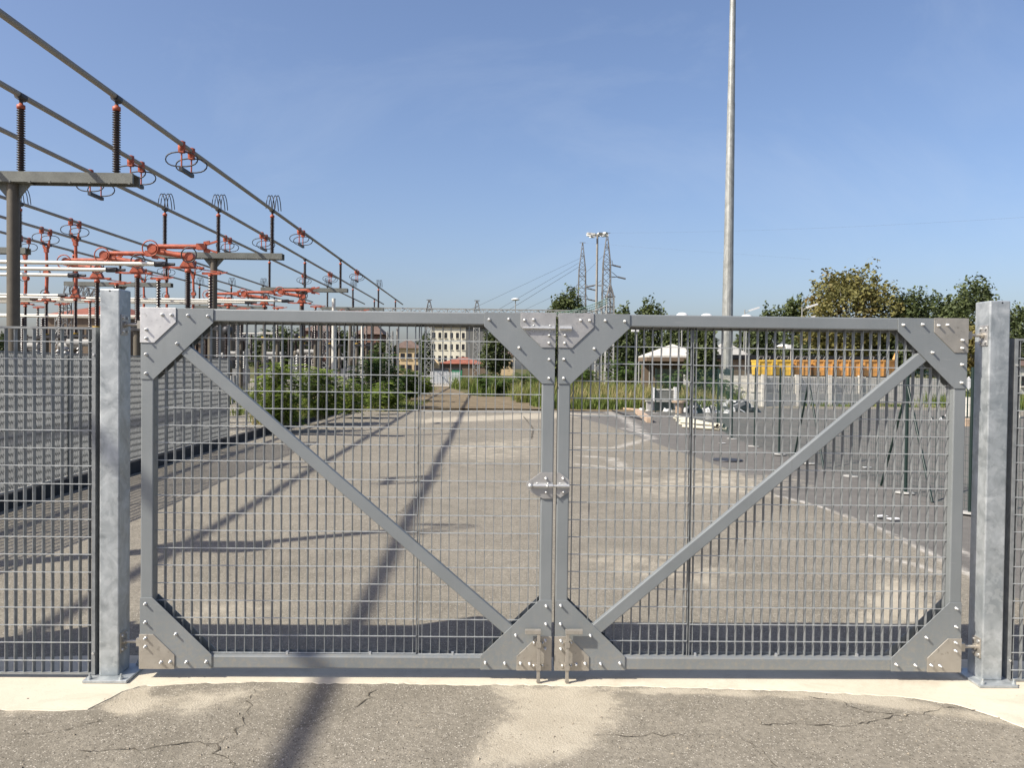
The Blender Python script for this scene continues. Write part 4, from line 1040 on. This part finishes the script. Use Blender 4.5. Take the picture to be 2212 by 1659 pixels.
def frond_shrub(label, px0, px1, ytop, s, mat, n, group='leafy shrubs along the kerb', base=.15, seed=0, ll=.11, name='shrub'):
    r = random.Random(seed+5); Y = s-CAMD; a, b = at(px0, 800, Y), at(px1, 800, Y); cx = (a.x+b.x)/2; Wd = abs(b.x-a.x)/2; H = at((px0+px1)/2, ytop, Y).z-base
    t = thing(name, label, 'shrub', (cx, Y, base), group)
    V = []; lv = []; st = MB()
    stems = []
    for i in range(max(5, int(n/26))):
        th = r.uniform(0, 6.283); k = math.sqrt(r.random()); tx = cx+Wd*.85*k*math.cos(th); ty = Y+Wd*.7*k*math.sin(th); tz = base+H*(1-.45*k*k)*r.uniform(.8, 1.0)
        bx, by = cx+(tx-cx)*.25, Y+(ty-Y)*.25; stems.append(((bx, by, base), (tx, ty, tz)))
        st.tube((bx, by, base), (tx, ty, tz), .016, 5, .006)
    for i in range(n):
        a0, b0 = stems[i % len(stems)]; k = r.uniform(.12, 1.0); p = Vector(a0).lerp(Vector(b0), k)
        th = r.uniform(0, 6.283); L = r.uniform(.28, .55)*min(1, H/1.5+.3); d = Vector((math.cos(th), math.sin(th), r.uniform(.1, .7))); shade = r.random()
        m_ = 9; sd = Vector((-math.sin(th), math.cos(th), 0))
        for j in range(1, m_):
            q = p+Vector((d.x*L*j/m_, d.y*L*j/m_, d.z*L*j/m_-.55*L*(j/m_)**2))
            for sg in (-1, 1):
                e = (sd*sg+Vector((d.x*.4, d.y*.4, -.35-r.uniform(0, .3)))).normalized()*ll*r.uniform(.7, 1.15)
                wv = Vector((d.x, d.y, .2)).normalized()*ll*.17
                V += [q, q+e*.5+wv, q+e, q+e*.5-wv]; c = min(1, max(0, shade*.7+r.uniform(-.1, .4))); lv += [c]*4
    V = np.array([tuple(v) for v in V])-np.array([cx, Y, base]); F = np.arange(len(V)).reshape(-1, 4)
    np_obj('foliage', np_mesh('foliage', V, F, LEAF[mat], False, dict(lv=np.array(lv))), t)
    part('stem', st, M['stemc'], t)
frond_shrub('bright green shrub nearest the kerb fence end', 540, 680, 768, 21.5, 'shrub', 620, seed=1)
frond_shrub('second bright green shrub, right behind the brace', 632, 755, 776, 24.5, 'shrub', 520, seed=2)
frond_shrub('dense dark green shrub in the middle of the left leaf', 740, 885, 752, 34, 'shrubd', 640, seed=3, ll=.13)
frond_shrub('dark green shrub right of the dense one', 835, 928, 788, 40, 'shrubd', 380, seed=4, ll=.14)
frond_shrub('low light green growth between the two bright shrubs and the dark one', 715, 800, 815, 27.5, 'shrub', 260, seed=21)
frond_shrub('light green shrub hugging the kerb before the dark shrub', 780, 870, 822, 32.5, 'shrub', 240, seed=22, ll=.12)
frond_shrub('farthest light shrub beside the dirt path', 880, 940, 812, 47, 'shrub', 200, seed=23, ll=.15)
frond_shrub('slender young shrub at the kerb bend', 775, 850, 838, 30, 'shrub', 90, seed=5, ll=.10)
frond_shrub('green bush right of the dirt path', 1020, 1115, 794, 52, 'shrubd', 300, base=0, seed=6, ll=.17)
frond_shrub('bushy dark green growth behind the centre stiles', 1090, 1215, 788, 56, 'shrubd', 400, base=0, seed=7, ll=.17)
frond_shrub('tall bush just right of the centre stiles', 1200, 1305, 775, 60, 'shrubd', 400, base=0, seed=8, ll=.18)
frond_shrub('bush left of the broken bench', 1280, 1410, 765, 58, 'shrubd', 480, base=0, seed=9, ll=.18)
frond_shrub('bush at the foot of the tall mast', 1510, 1600, 815, 42, 'shrubd', 240, base=0, seed=10, ll=.14)
frond_shrub('bush between rubble and grass', 1410, 1500, 788, 44, 'shrubd', 220, base=0, seed=11, ll=.15)
frond_shrub('bush behind the lower right rubble', 2060, 2130, 828, 44, 'shrub', 160, base=0, seed=12, ll=.14)

def grass(name, label, zones, mat, hmin, hmax, wd=.012):
    Vs = []; lv = []
    for (x0, x1, y0, y1, n, hs) in zones:
        X = rng.uniform(x0, x1, n); Y = rng.uniform(y0, y1, n); tuft = rng.integers(0, max(1, n//14), n)
        tx = rng.uniform(x0, x1, n); ty = rng.uniform(y0, y1, n)
        X = tx[tuft]+rng.normal(0, .09, n); Y = ty[tuft]+rng.normal(0, .09, n)
        h = rng.uniform(hmin, hmax, n)*hs*rng.uniform(.6, 1.2, n)[tuft]; th = rng.uniform(0, 6.283, n); ln = rng.uniform(.1, .5, n)*h; w2 = wd*rng.uniform(.7, 1.6, n)
        dx, dy = np.cos(th), np.sin(th)
        p0 = np.stack([X-dy*w2, Y+dx*w2, np.full(n, GB)], 1); p1 = np.stack([X+dy*w2, Y-dx*w2, np.full(n, GB)], 1)
        p2 = np.stack([X+dx*ln*.35+dy*w2*.7, Y+dy*ln*.35-dx*w2*.7, GB+h*.6], 1); p3 = np.stack([X+dx*ln*.35-dy*w2*.7, Y+dy*ln*.35+dx*w2*.7, GB+h*.6], 1)
        p4 = np.stack([X+dx*ln, Y+dy*ln, GB+h], 1)
        Vs.append(np.stack([p0, p1, p2, p3, p2, p4, p4, p3], 1).reshape(-1, 3)); lv.append(np.repeat(np.clip(rng.normal(.5, .3, n), 0, 1), 8))
    V = np.concatenate(Vs); F = np.arange(len(V)).reshape(-1, 4)
    o = np_obj(name, np_mesh(name, V, F, mat, False, dict(lv=np.concatenate(lv))))
    return tag(o, label, 'grass', None, 'stuff')
GB = 0.
grass('grass', 'tall green grass beyond the paved yard', [(1.8, 9.6, 30.4, 36, 8000, .8), (1, 12.2, 36, 50, 11000, 1.1), (-1.5, 12, 46, 62, 7000, 1.2), (-3.5, 6, 60, 78, 4000, 1.3)], LEAF['grass'], .35, .85, .02)
grass('dry_grass', 'yellow dry grass stalks among the green', [(3, 10.5, 31.5, 44, 4200, 1.), (1, 9, 44, 60, 3000, 1.1)], LEAF['straw'], .5, 1.0, .012)
grass('low_grass', 'short green grass on the left of the dirt path', [(-5.6, -3.2, 27.5, 36, 5000, .35), (-6.5, -4.5, 36, 60, 4000, .7)], LEAF['grass'], .2, .6, .014)
grass('yard_weeds', 'weeds along the foot of the white picket fence', [(13, 24, 36.6, 37.4, 1300, .25), (24, 32, 34, 42, 5000, .9)], LEAF['grass'], .3, .9, .016)
GB = .15
grass('kerb_grass', 'grass tufts growing on gravel beside the kerb', [(-6.7, -5.9, 17.8, 40, 4200, .6), (-9, -6.5, 21, 45, 2500, .5), (-13.5, -10.5, 24, 34, 2200, .9)], LEAF['grass'], .25, .8, .012)
grass('kerb_straw', 'dry straw tufts beside the kerb', [(-6.5, -5.9, 17.5, 34, 1300, .6), (-8, -6.2, 20, 36, 1200, .7)], LEAF['straw'], .3, .8, .01)

# ------------------------------------------------------------------ far gate, bins
def picket_gate():
    s = 73; Y = s-CAMD; a, b = at(930, 835, Y), at(991, 835, Y)
    t = thing('picket_gate', 'small white picket gate at the end of the dirt path', 'gate', ((a.x+b.x)/2, Y, 0))
    n = 20
    for i in range(n):
        x = a.x+(b.x-a.x)*i/(n-1); part('picket', MB().box(x-.032, x+.032, Y-.02, Y+.02, .18, 1.35), M['white'], t)
    for z in (.35, 1.1): part('rail', MB().box(a.x, b.x, Y+.021, Y+.06, z, z+.08), M['white'], t)
    part('plinth', MB().box(a.x-.1, b.x+.1, Y-.1, Y+.15, 0, .16), M['wconc'], t)
picket_gate()
def big_bin(px0, px1, y0_, y1_, s, mat, label):
    Y = s-CAMD; a, b = at(px0, y1_, Y), at(px1, y0_, Y); x0, x1, z1 = a.x, b.x, b.z
    t = thing('waste_bin', label, 'bin', ((x0+x1)/2, Y, 0))
    part('body', MB().prism([(x0+.08, .15), (x1-.08, .15), (x1, z1-.2), (x0, z1-.2)], Y, Y+1.), mat, t)
    part('lid', MB().prism([(x0-.02, z1-.19), (x1+.02, z1-.19), (x1-.1, z1), (x0+.1, z1)], Y-.03, Y+1.03), M['dark'], t)
big_bin(934, 968, 796, 808, 84, simple('grey_blue_bin', (.22, .26, .29), .6), 'grey-blue container behind the picket gate')
big_bin(975, 998, 795, 808, 84, simple('green_bin', (.03, .22, .11), .6), 'green container right of the grey-blue one')

# ------------------------------------------------------------------ right side: picket fence, skips, canopies
def concrete_fence():
    pts = [gr(1557, 872), gr(1648, 878), gr(1870, 876)]
    pts = [Vector((p.x, p.y, 0)) for p in pts]
    t = thing('picket_fence', 'white precast picket fence on a low plinth in front of the skips', 'fence', tuple(pts[0]))
    for a, b, pm in ((pts[0], pts[1], 'gconc'), (pts[1], pts[2], 'wconc')):
        d = (b-a).normalized(); L = (b-a).length
        part('plinth', MB().beam(a+Vector((0, 0, .31)), b+Vector((0, 0, .31)), .16, .62), M[pm], t)
        for z in (.78, 1.28): part('rail', MB().beam(a+Vector((0, 0, z))+Vector((0, .06, 0)), b+Vector((0, 0, z))+Vector((0, .06, 0)), .05, .07), M['wconc'], t)
        n = int(L/.105); me = MB().beam((0, 0, .66), (0, 0, 1.50), .066, .035, (0, 1, 0)).mesh('picket', M['wconc'])
        for i in range(n): q = a+d*(i+.5)*.105; inst('picket', me, t, (q.x, q.y, 0))
        for i in range(int(L/2.1)+1):
            q = a+d*i*2.1; part('pillar', MB().box(q.x-.1, q.x+.1, q.y-.12, q.y+.1, 0, 1.58), M['wconc'], t)
concrete_fence()
BANK = 1.40
a, b = at(1600, 812, 44), at(1960, 812, 44)
bank = thing('retaining_wall', 'grey raised loading bank behind the white picket fence, carrying the skips', 'retaining wall', (a.x, 44, 0))
part('wall', MB().box(a.x, b.x+3, 44, 62, 0, BANK), M['gconc'], bank)
def skip(px0, px1, s, mat, label, top=778):
    Y = s-CAMD; a, b = at(px0, top, Y), at(px1, top, Y); x0, x1, H = a.x, b.x, a.z
    t = thing('skip_container', label, 'skip', ((x0+x1)/2, Y, BANK), 'row of yellow and orange skips')
    part('body', MB().prism([(x0+.07, BANK+.08), (x1-.07, BANK+.08), (x1-.02, H), (x0+.02, H)], Y, Y+1.3), mat, t)
    part('top_rim', MB().box(x0, x1, Y-.08, Y+1.36, H-.10, H+.02), mat, t, bevel=.02)
    part('foot', MB().box(x0+.12, x1-.12, Y+.1, Y+1.2, BANK+.002, BANK+.079), M['dark'], t)
    n = max(3, int((x1-x0)/.36))
    for i in range(n):
        x = x0+.08+(x1-x0-.24)*i/(n-1)+random.uniform(-.03, .03); part('rib', MB().box(x, x+.08, Y-.07, Y-.001, BANK+.1, H-.101), mat, t)
    for i in (0, 1):
        x = x0+(x1-x0)*(.3+.4*i)
        part('lifting_handle', MB().beam((x-.18, Y+.3, H+.02), (x-.06, Y+.3, H+.25), .03, .03).beam((x-.07, Y+.3, H+.25), (x+.2, Y+.3, H+.25), .03, .03).beam((x+.2, Y+.3, H+.25), (x+.12, Y+.3, H+.02), .03, .03), M['lattice'], t)
SK = [(1635, 1671, 'yellow', 'bright yellow skip, leftmost of the row'), (1673, 1712, 'yellow', 'second yellow skip of the row'), (1714, 1752, 'orange', 'orange skip right after the yellow ones'),
      (1755, 1800, 'orange', 'orange-brown ribbed skip, middle of the row'), (1802, 1860, 'orange', 'wide orange skip behind the brace'), (1863, 1938, 'orange', 'widest orange skip, right end of the row')]
for i, (a, b, m_, lb) in enumerate(SK): skip(a, b, 54+i*.35, M[m_], lb)
big_bin(1500, 1514, 782, 806, 60, M['orange'], 'small orange container left of the tall mast')
t = thing('dark_shed', 'long low black roofed shed behind the skips', 'shed', (22, 62, 0))
a, b = at(1510, 780, 57), at(1900, 780, 57)
part('wall', MB().box(a.x, b.x, 57, 60, 0, at(1700, 778, 57).z), MBRN, t); part('roof', MB().box(a.x-.2, b.x+.2, 56.6, 60.4, at(1700, 777, 57).z, at(1700, 768, 57).z), M['black'], t)
t = thing('vent_pipe', 'thick orange pipe stub leaning above the right end of the skips', 'pipe', tuple(at(1932, 770, 52)))
part('tube', MB().tube(at(1930, 778, 52), at(1938, 758, 52), .12, 10), M['orange'], t)
def canopy(px0, px1, y0_, y1_, s, mat, label):
    Y = s-CAMD; a, b = at(px0, y1_, Y), at(px1, y1_, Y); x0, x1, z0 = a.x, b.x, a.z; z1 = at((px0+px1)/2, y0_, Y).z; D = 4
    t = thing('canopy', label, 'canopy', ((x0+x1)/2, Y, 0), 'pitched fabric canopies')
    xm, ym = (x0+x1)/2, Y+D/2
    V = [(x0, Y, z0), (x1, Y, z0), (x1, Y+D, z0), (x0, Y+D, z0), (xm, ym, z1), (x0, Y, z0-.3), (x1, Y, z0-.3), (x1, Y+D, z0-.3), (x0, Y+D, z0-.3)]
    part('fabric', MB().add(V, [(0, 1, 4), (1, 2, 4), (2, 3, 4), (3, 0, 4), (5, 6, 1, 0), (6, 7, 2, 1), (7, 8, 3, 2), (8, 5, 0, 3)]), mat, t)
    for x in (x0+.05, x1-.05):
        for y in (Y+.05, Y+D-.05): part('pole', MB().tube((x, y, 0), (x, y, z0), .05, 6), M['lattice'], t)
canopy(1402, 1530, 741, 768, 52, simple('canvas', (.60, .58, .52), .8), 'white pitched canopy left of the tall mast')
canopy(1530, 1632, 735, 772, 64, M['gconc'], 'grey pitched canopy behind the tall mast')
t = thing('low_stall', 'dark low roof under the white canopy', 'stall', tuple(at(1420, 800, 46))[:2]+(0,))
a, b = at(1390, 776, 46), at(1495, 770, 46)
part('roof', MB().box(a.x, b.x, 45, 48, a.z-.12, a.z+.12), MBRN, t); part('back_wall', MB().box(a.x+.2, b.x-.2, 47.5, 47.9, 0, a.z-.121), MBRN, t)

def lamp(px, ytop, s, kind, label, pole_bottom=0):
    Y = s-CAMD; q = at(px, ytop, Y); x, y, H = q.x, q.y, q.z
    t = thing('street_lamp', label, 'lamp post', (x, y, 0), 'slim lamp posts')
    part('pole', MB().tube((x, y, 0), (x, y, H), .06, 8, .045), M['lattice'], t)
    if kind == 'mush':
        part('lamp_shade', MB().lathe([(0, .16), (.28, .12), (.45, .02), (.46, -.02), (.30, -.08), (.08, -.12), (0, -.12)], (x, y, H), 16), M['white'], t)
    elif kind == 'dome':
        part('lamp_shade', MB().lathe([(0, .0), (.22, -.03), (.38, -.12), (.46, -.26), (.46, -.34), (.1, -.38), (0, -.38)], (x, y, H), 18), M['white'], t)
    elif kind == 'double':
        for dx, dz in ((.55, 0), (.35, -1.0)):
            part('arm', MB().tube((x, y, H+dz-.35), (x+dx, y, H+dz), .03, 6), M['lattice'], t)
            part('lamp_head', MB().obox((x+dx+.25, y, H+dz+.06), (.42, 0, .14), (0, .16, 0), (-.02, 0, .06)), M['white'], t)
    else:
        part('lamp_head', MB().box(x-.32, x+.12, y-.12, y+.12, H-.02, H+.22), M['white'], t)
lamp(1113, 647, 88, 'mush', 'mushroom-shaped lamp above the centre of the top rail')
lamp(1473, 675, 60, 'dome', 'domed white lamp, leftmost of the three above the right leaf')
lamp(1526, 677, 60, 'dome', 'domed white lamp, middle of the three, left of the tall mast')
lamp(1612, 679, 60, 'dome', 'domed white lamp right of the tall mast')
lamp(1375, 716, 50, 'box', 'lamp post with small white box head before dark trees')
lamp(1732, 662, 66, 'double', 'lamp post with two white heads before the yellowing tree')
lamp(1608, 669, 70, 'double', 'lamp post with white head just behind the right domed lamp')
lamp(1708, 752, 55, 'box', 'short lamp with white box head above the skips')
lamp(1692, 748, 56, 'mush', 'short post with flat white disc above the skips')

# ------------------------------------------------------------------ green wire fence
PB = [(1452, 905), (1501, 910), (1549, 918), (1568, 949), (1615, 964), (1676, 985), (1743, 1003), (1837, 1029), (1955, 1065), (2098, 1112)]
PB = [(1415, 893), (1447, 900), (1501, 910), (1549, 925), (1580, 949), (1629, 966), (1682, 983), (1743, 1003), (1837, 1031), (1955, 1067), (2094, 1111)]
def wire_fence():
    P = [gr(x, y) for x, y in PB]; P = [Vector((p.x, p.y, 0)) for p in P]; P.append(P[-1]+(P[-1]-P[-2])*1.2); H = 1.78
    t = thing('wire_fence', 'green wire mesh fence on dark posts crossing the right side of the yard', 'fence', tuple(P[0]))
    for i, p in enumerate(P):
        part('post', MB().tube(p, p+Vector((0, 0, H+.04)), .023, 8), M['green'], t)
        part('footing', MB().lathe([(.14, .004), (.12, .016), (0, .018)], p+Vector((random.uniform(-.03, .03), 0, .012)), 14), M['gconc'], t)
    for i in (7, 9):
        p = P[i]
        for q in (P[i-1], P[i+1]):
            d = (q-p).normalized(); part('strut', MB().tube(p+Vector((0, 0, 1.55)), p+d*.75, .02, 6), M['green'], t)
    for i in range(len(P)-1):
        a, b = P[i], P[i+1]; d = (b-a); L = d.length; d.normalize(); m = MB(); near = i >= 3
        n = int(L/.06)
        for k in range(1, n): q = a+d*L*k/n; m.beam(q+Vector((0, 0, .05)), q+Vector((0, 0, H)), .0023, .0023)
        z = .05
        while z <= H: m.beam(a+Vector((0, 0, z)), b+Vector((0, 0, z)), .0026, .0026); z += .10
        part('wire_mesh', m, M['greenw'], t)
wire_fence()

# ------------------------------------------------------------------ rubbish in the yard
MSLATE = simple('slate_panel', (.17, .165, .15), .8, 0, .25, 4)
def gpt(x, y): p = gr(x, y); return Vector((p.x, p.y, 0.01))
p = gpt(1428, 888)
t = thing('broken_bench', 'broken grey and white concrete bench standing among the rubble', 'bench', tuple(p))
part('upright', MB().box(p.x-.42, p.x-.32, p.y-.1, p.y+.1, 0, 1.0), M['white'], t); part('upright', MB().box(p.x+.52, p.x+.62, p.y-.1, p.y+.1, .1, 1.02), M['white'], t)
part('backrest', MB().box(p.x-.32, p.x+.52, p.y+.02, p.y+.08, .45, .88), MSLATE, t); part('top_rail', MB().box(p.x-.31, p.x+.51, p.y+.0, p.y+.1, .881, .94), M['wconc'], t)
part('seat', MB().box(p.x-.7, p.x+.7, p.y-.35, p.y-.01, .40, .46), M['gconc'], t); part('side_panel', MB().box(p.x-.66, p.x-.43, p.y-.3, p.y-.02, 0, .39), M['gconc'], t)
part('front_panel', MB().box(p.x-.3, p.x+.5, p.y+.03, p.y+.07, .02, .40), MGREYW, t)
p = gpt(1467, 893)
solo('cable_drum', MB().tube(p, p+Vector((0, 0, .42)), .17, 14).tube(p+Vector((0, 0, .42)), p+Vector((0, 0, .50)), .32, 14), M['wood'], 'brown stub with a wide grey top right of the broken bench', 'drum', loc=tuple(p))
def chunk(p, r, flat=.6, seed=0):
    rs = random.Random(seed); m = MB(); n = 7
    top = [(p.x+r*math.cos(i*6.283/n)*rs.uniform(.6, 1.1), p.y+r*.7*math.sin(i*6.283/n)*rs.uniform(.6, 1.1)) for i in range(n)]
    V = [(x, y, 0.0) for x, y in top]+[(p.x+(x-p.x)*rs.uniform(.5, .9), p.y+(y-p.y)*rs.uniform(.5, .9), r*flat*rs.uniform(.5, 1.2)) for x, y in top]
    return m.add(V, [tuple(range(n, 2*n))]+[(i, (i+1) % n, n+(i+1) % n, n+i) for i in range(n)])
RUB = [(1385, 887), (1400, 889), (1440, 889), (1453, 891), (1486, 890), (1497, 887), (1508, 892), (1516, 886), (1527, 891), (1538, 888), (1550, 892), (1560, 887), (1571, 893), (1583, 890), (1500, 893), (1545, 883), (1530, 882), (1512, 880)]
RLAB = ['small white lump left of the broken bench', 'grey chunk at the left foot of the bench', 'white chunk under the bench seat', 'grey chunk between bench and drum', 'white chunk just right of the drum',
        'pale chunk behind the left black bag', 'white chunk in front of the left black bag', 'white chunk behind the low black board', 'large white chunk in the middle of the heap', 'grey chunk under the long white board',
        'white chunk below the steep pale board', 'pale chunk behind the steep board', 'white chunk left of the big black bag', 'white flake at the foot of the big bag', 'white lump nearest the viewer, right of the drum',
        'white chunk on top of the heap centre', 'pale chunk left of the heap top', 'grey lump at the back of the heap left half']
for i, (x, y) in enumerate(RUB):
    solo('rubble_piece', chunk(gpt(x, y), random.uniform(.14, .30), random.uniform(.5, 1.1), i), M['gconc' if 'grey' in RLAB[i] else 'white' if 'white' in RLAB[i] else 'wconc'], RLAB[i], 'rubble', 'rubble heap beside the broken bench')
def sheet_piece(x, y, L, hgt, yaw, mat, label):
    p = gpt(x, y); d = Vector((math.cos(yaw), math.sin(yaw), 0)); n = Vector((-d.y, d.x, 0))
    solo('broken_board', MB().obox(p+Vector((0, 0, hgt/2)), d*L/2, n*.015, Vector((n.x*.25, n.y*.25, hgt/2))), mat, label, 'panel', 'broken panels in the rubble')
sheet_piece(1510, 884, .7, .42, .3, M['white'], 'tilted white panel in the left of the rubble heap')
sheet_piece(1545, 884, .9, .30, -.25, M['white'], 'long white panel across the rubble heap')
sheet_piece(1568, 882, .5, .50, .7, M['wconc'], 'steep pale panel near the black bag')
sheet_piece(1530, 890, .55, .22, -.5, M['black'], 'black panel lying low in the rubble')
def lump(x, y, rx, rz, mat, name, label, seed):
    rs = random.Random(seed); p = gpt(x, y); m = MB(); n = 12; prof = []
    for k in range(6):
        t_ = k/5; prof.append((math.cos(t_*1.5)*1.0, math.sin(t_*1.5)))
    V = []
    for (r_, z_) in prof:
        for i in range(n):
            a = i*6.283/n; j = 1+rs.uniform(-.18, .18); V.append((p.x+rx*r_*j*math.cos(a), p.y+rx*.7*r_*j*math.sin(a), .01+rz*z_*(1+rs.uniform(-.1, .1))))
    F = [(j*n+i, j*n+(i+1) % n, (j+1)*n+(i+1) % n, (j+1)*n+i) for j in range(5) for i in range(n)]+[tuple(range(5*n, 6*n))]
    solo(name, m.add(V, F), mat, label, 'bag')
lump(1603, 890, .42, .52, M['black'], 'rubbish_bag', 'big black rubbish bag at the right end of the heap', 3)
lump(1500, 892, .32, .40, M['black'], 'rubbish_bag', 'black rubbish bag right of the drum', 4)
lump(1627, 891, .30, .2, M['black'], 'rubbish_bag', 'flat black bag right of the big one', 5)
a = gpt(1588, 862); 
solo('wooden_board', MB().beam(gpt(1598, 868)+Vector((0, 0, .5)), gpt(1633, 890)+Vector((0, 0, .02)), .12, .03), M['gconc'], 'grey board leaning on the big black bag', 'board')
solo('metal_bar', MB().beam(gpt(1488, 888)+Vector((0, 0, .5)), gpt(1560, 886)+Vector((0, 0, .45)), .03, .03), M['white'], 'thin white bar lying over the heap', 'bar')
# bundle of pipes
for i in range(7):
    a, b = gpt(1456+i*3, 906+i*3.2), gpt(1528+i*7, 929-abs(i-3)*.6+i*.6)
    dz = .055+.10*(i % 2)*(1 if i in (1, 3, 5) else 0)
    a.z = b.z = dz
    n = 12; r = .052
    m = MB().tube(a, b, r, n, cap=False).tube(b, a, r*.8, n, cap=False)
    t = thing('plastic_pipe', ['lowest left', 'upper left', 'second', 'upper middle', 'fourth', 'upper right', 'rightmost'][i]+' beige pipe of the bundle lying in the yard', 'pipe', tuple(a), 'bundle of beige pipes')
    part('tube', m, M['tubec'], t); d = (a-b).normalized(); part('bore_shade', MB().tube(b+d*.035, b+d*.03, r*.8, n), M['black'], t)  # black disc set in each mouth paints the shade inside the bore
dm_ = [MB(), MB()]; rs = random.Random(9)
for i in range(70):
    p = gpt(rs.uniform(1470, 1610), rs.uniform(879, 893)); p.z = rs.uniform(.03, .38)*(1-abs(p.x-10.2)*.05 if False else 1); th = rs.uniform(0, 3.14); L = rs.uniform(.06, .24)
    ax = Vector((math.cos(th), math.sin(th), rs.uniform(-.6, .6))).normalized(); az = ax.cross(Vector((rs.uniform(-1, 1), rs.uniform(-1, 1), .6))).normalized(); ay = az.cross(ax)
    dm_[i % 3 == 0].obox(p, ax*L, ay*L*rs.uniform(.2, .7), az*.008)
solo('debris', dm_[0], M['white'], 'tangle of torn white scraps over the rubble heap', 'debris', kind='stuff'); solo('dark_debris', dm_[1], M['gconc'], 'grey scraps mixed through the rubble heap', 'debris', kind='stuff')
solo('stone_block', chunk(gpt(1530, 906), .17, 1.2, 31), M['gconc'], 'pale stone chunk behind the pipe bundle', 'stone')
solo('wooden_beam', MB().beam(gpt(1374, 893)+Vector((0, 0, .10)), gpt(1403, 914)+Vector((0, 0, .08)), .18, .16), M['wood'], 'short weathered timber lying toward the viewer left of the pipes', 'timber')
solo('timber_plank', MB().beam(gpt(1318, 883)+Vector((0, 0, .05)), gpt(1372, 888)+Vector((0, 0, .06)), .12, .07), M['wood'], 'long thin plank at the pavement edge left of the bench', 'plank')
solo('iron_angle', MB().beam(gpt(1322, 889)+Vector((0, 0, .03)), gpt(1388, 909)+Vector((0, 0, .03)), .04, .05), M['dark'], 'dark thin iron bar beside the weathered timber', 'bar')
p = gpt(1570, 995)
solo('drain_cover', MB().lathe([(.29, -.004), (.29, .012), (.26, .016), (0, .016)], p, 20), M['dark'], 'dark round drain cover in the right half of the yard', 'drain cover', loc=tuple(p))
p = gpt(2090, 921)
solo('wooden_crate', MB().box(p.x-.16, p.x+.16, p.y-.15, p.y+.15, 0, .26), M['wood'], 'brown box standing left of the right post', 'box', bevel=.01)
t = thing('concrete_barrier', 'white concrete road barrier seen beside the right post', 'barrier', tuple(gpt(2100, 905)))
a, b = gpt(2066, 899), gpt(2200, 903)
part('block', MB().beam(a+Vector((0, 0, .4)), b+Vector((0, 0, .4)), .22, .75), M['wconc'], t); part('foot', MB().beam(a+Vector((0, 0, .06)), b+Vector((0, 0, .06)), .5, .12), M['wconc'], t)
q = at(2092, 828, 26)
t = thing('diamond_sign', 'blank white diamond sign hanging on the wire fence beside the right post', 'sign', tuple(q))
part('plate', MB().prism([(q.x-.19, q.z), (q.x, q.z-.26), (q.x+.19, q.z), (q.x, q.z+.26)], q.y, q.y+.02), M['white'], t)
part('pole', MB().tube((q.x, q.y+.05, 0), (q.x, q.y+.05, q.z+.2), .025, 6), M['green'], t)
for i, (x, y, s_) in enumerate(((2040, 905, .2), (2052, 901, .25), (2063, 907, .16), (2028, 908, .15), (2012, 906, .1))):
    solo('rubble_piece', chunk(gpt(x, y), s_, .8, 40+i), M['white' if i % 2 else 'black'], ['small white stone', 'black scrap', 'white scrap', 'dark scrap', 'pale flake'][i]+' in the small litter heap left of the right post', 'rubble', 'litter left of the right post')
for i, (x, y) in enumerate(((1930, 1126), (1872, 1013), (1902, 1120), (1690, 1017), (1560, 960))):
    solo('paper_scrap', MB().obox(gpt(x, y)+Vector((0, 0, .02)), (.07, .02, 0), (-.01, .04, 0), (0, 0, .004)), M['white'], 'scrap of white paper lying on the dark asphalt, '+['near the corner post', 'under the brace', 'beside the first footing', 'left of a footing', 'near the pipe bundle'][i], 'litter', 'paper scraps on the asphalt')
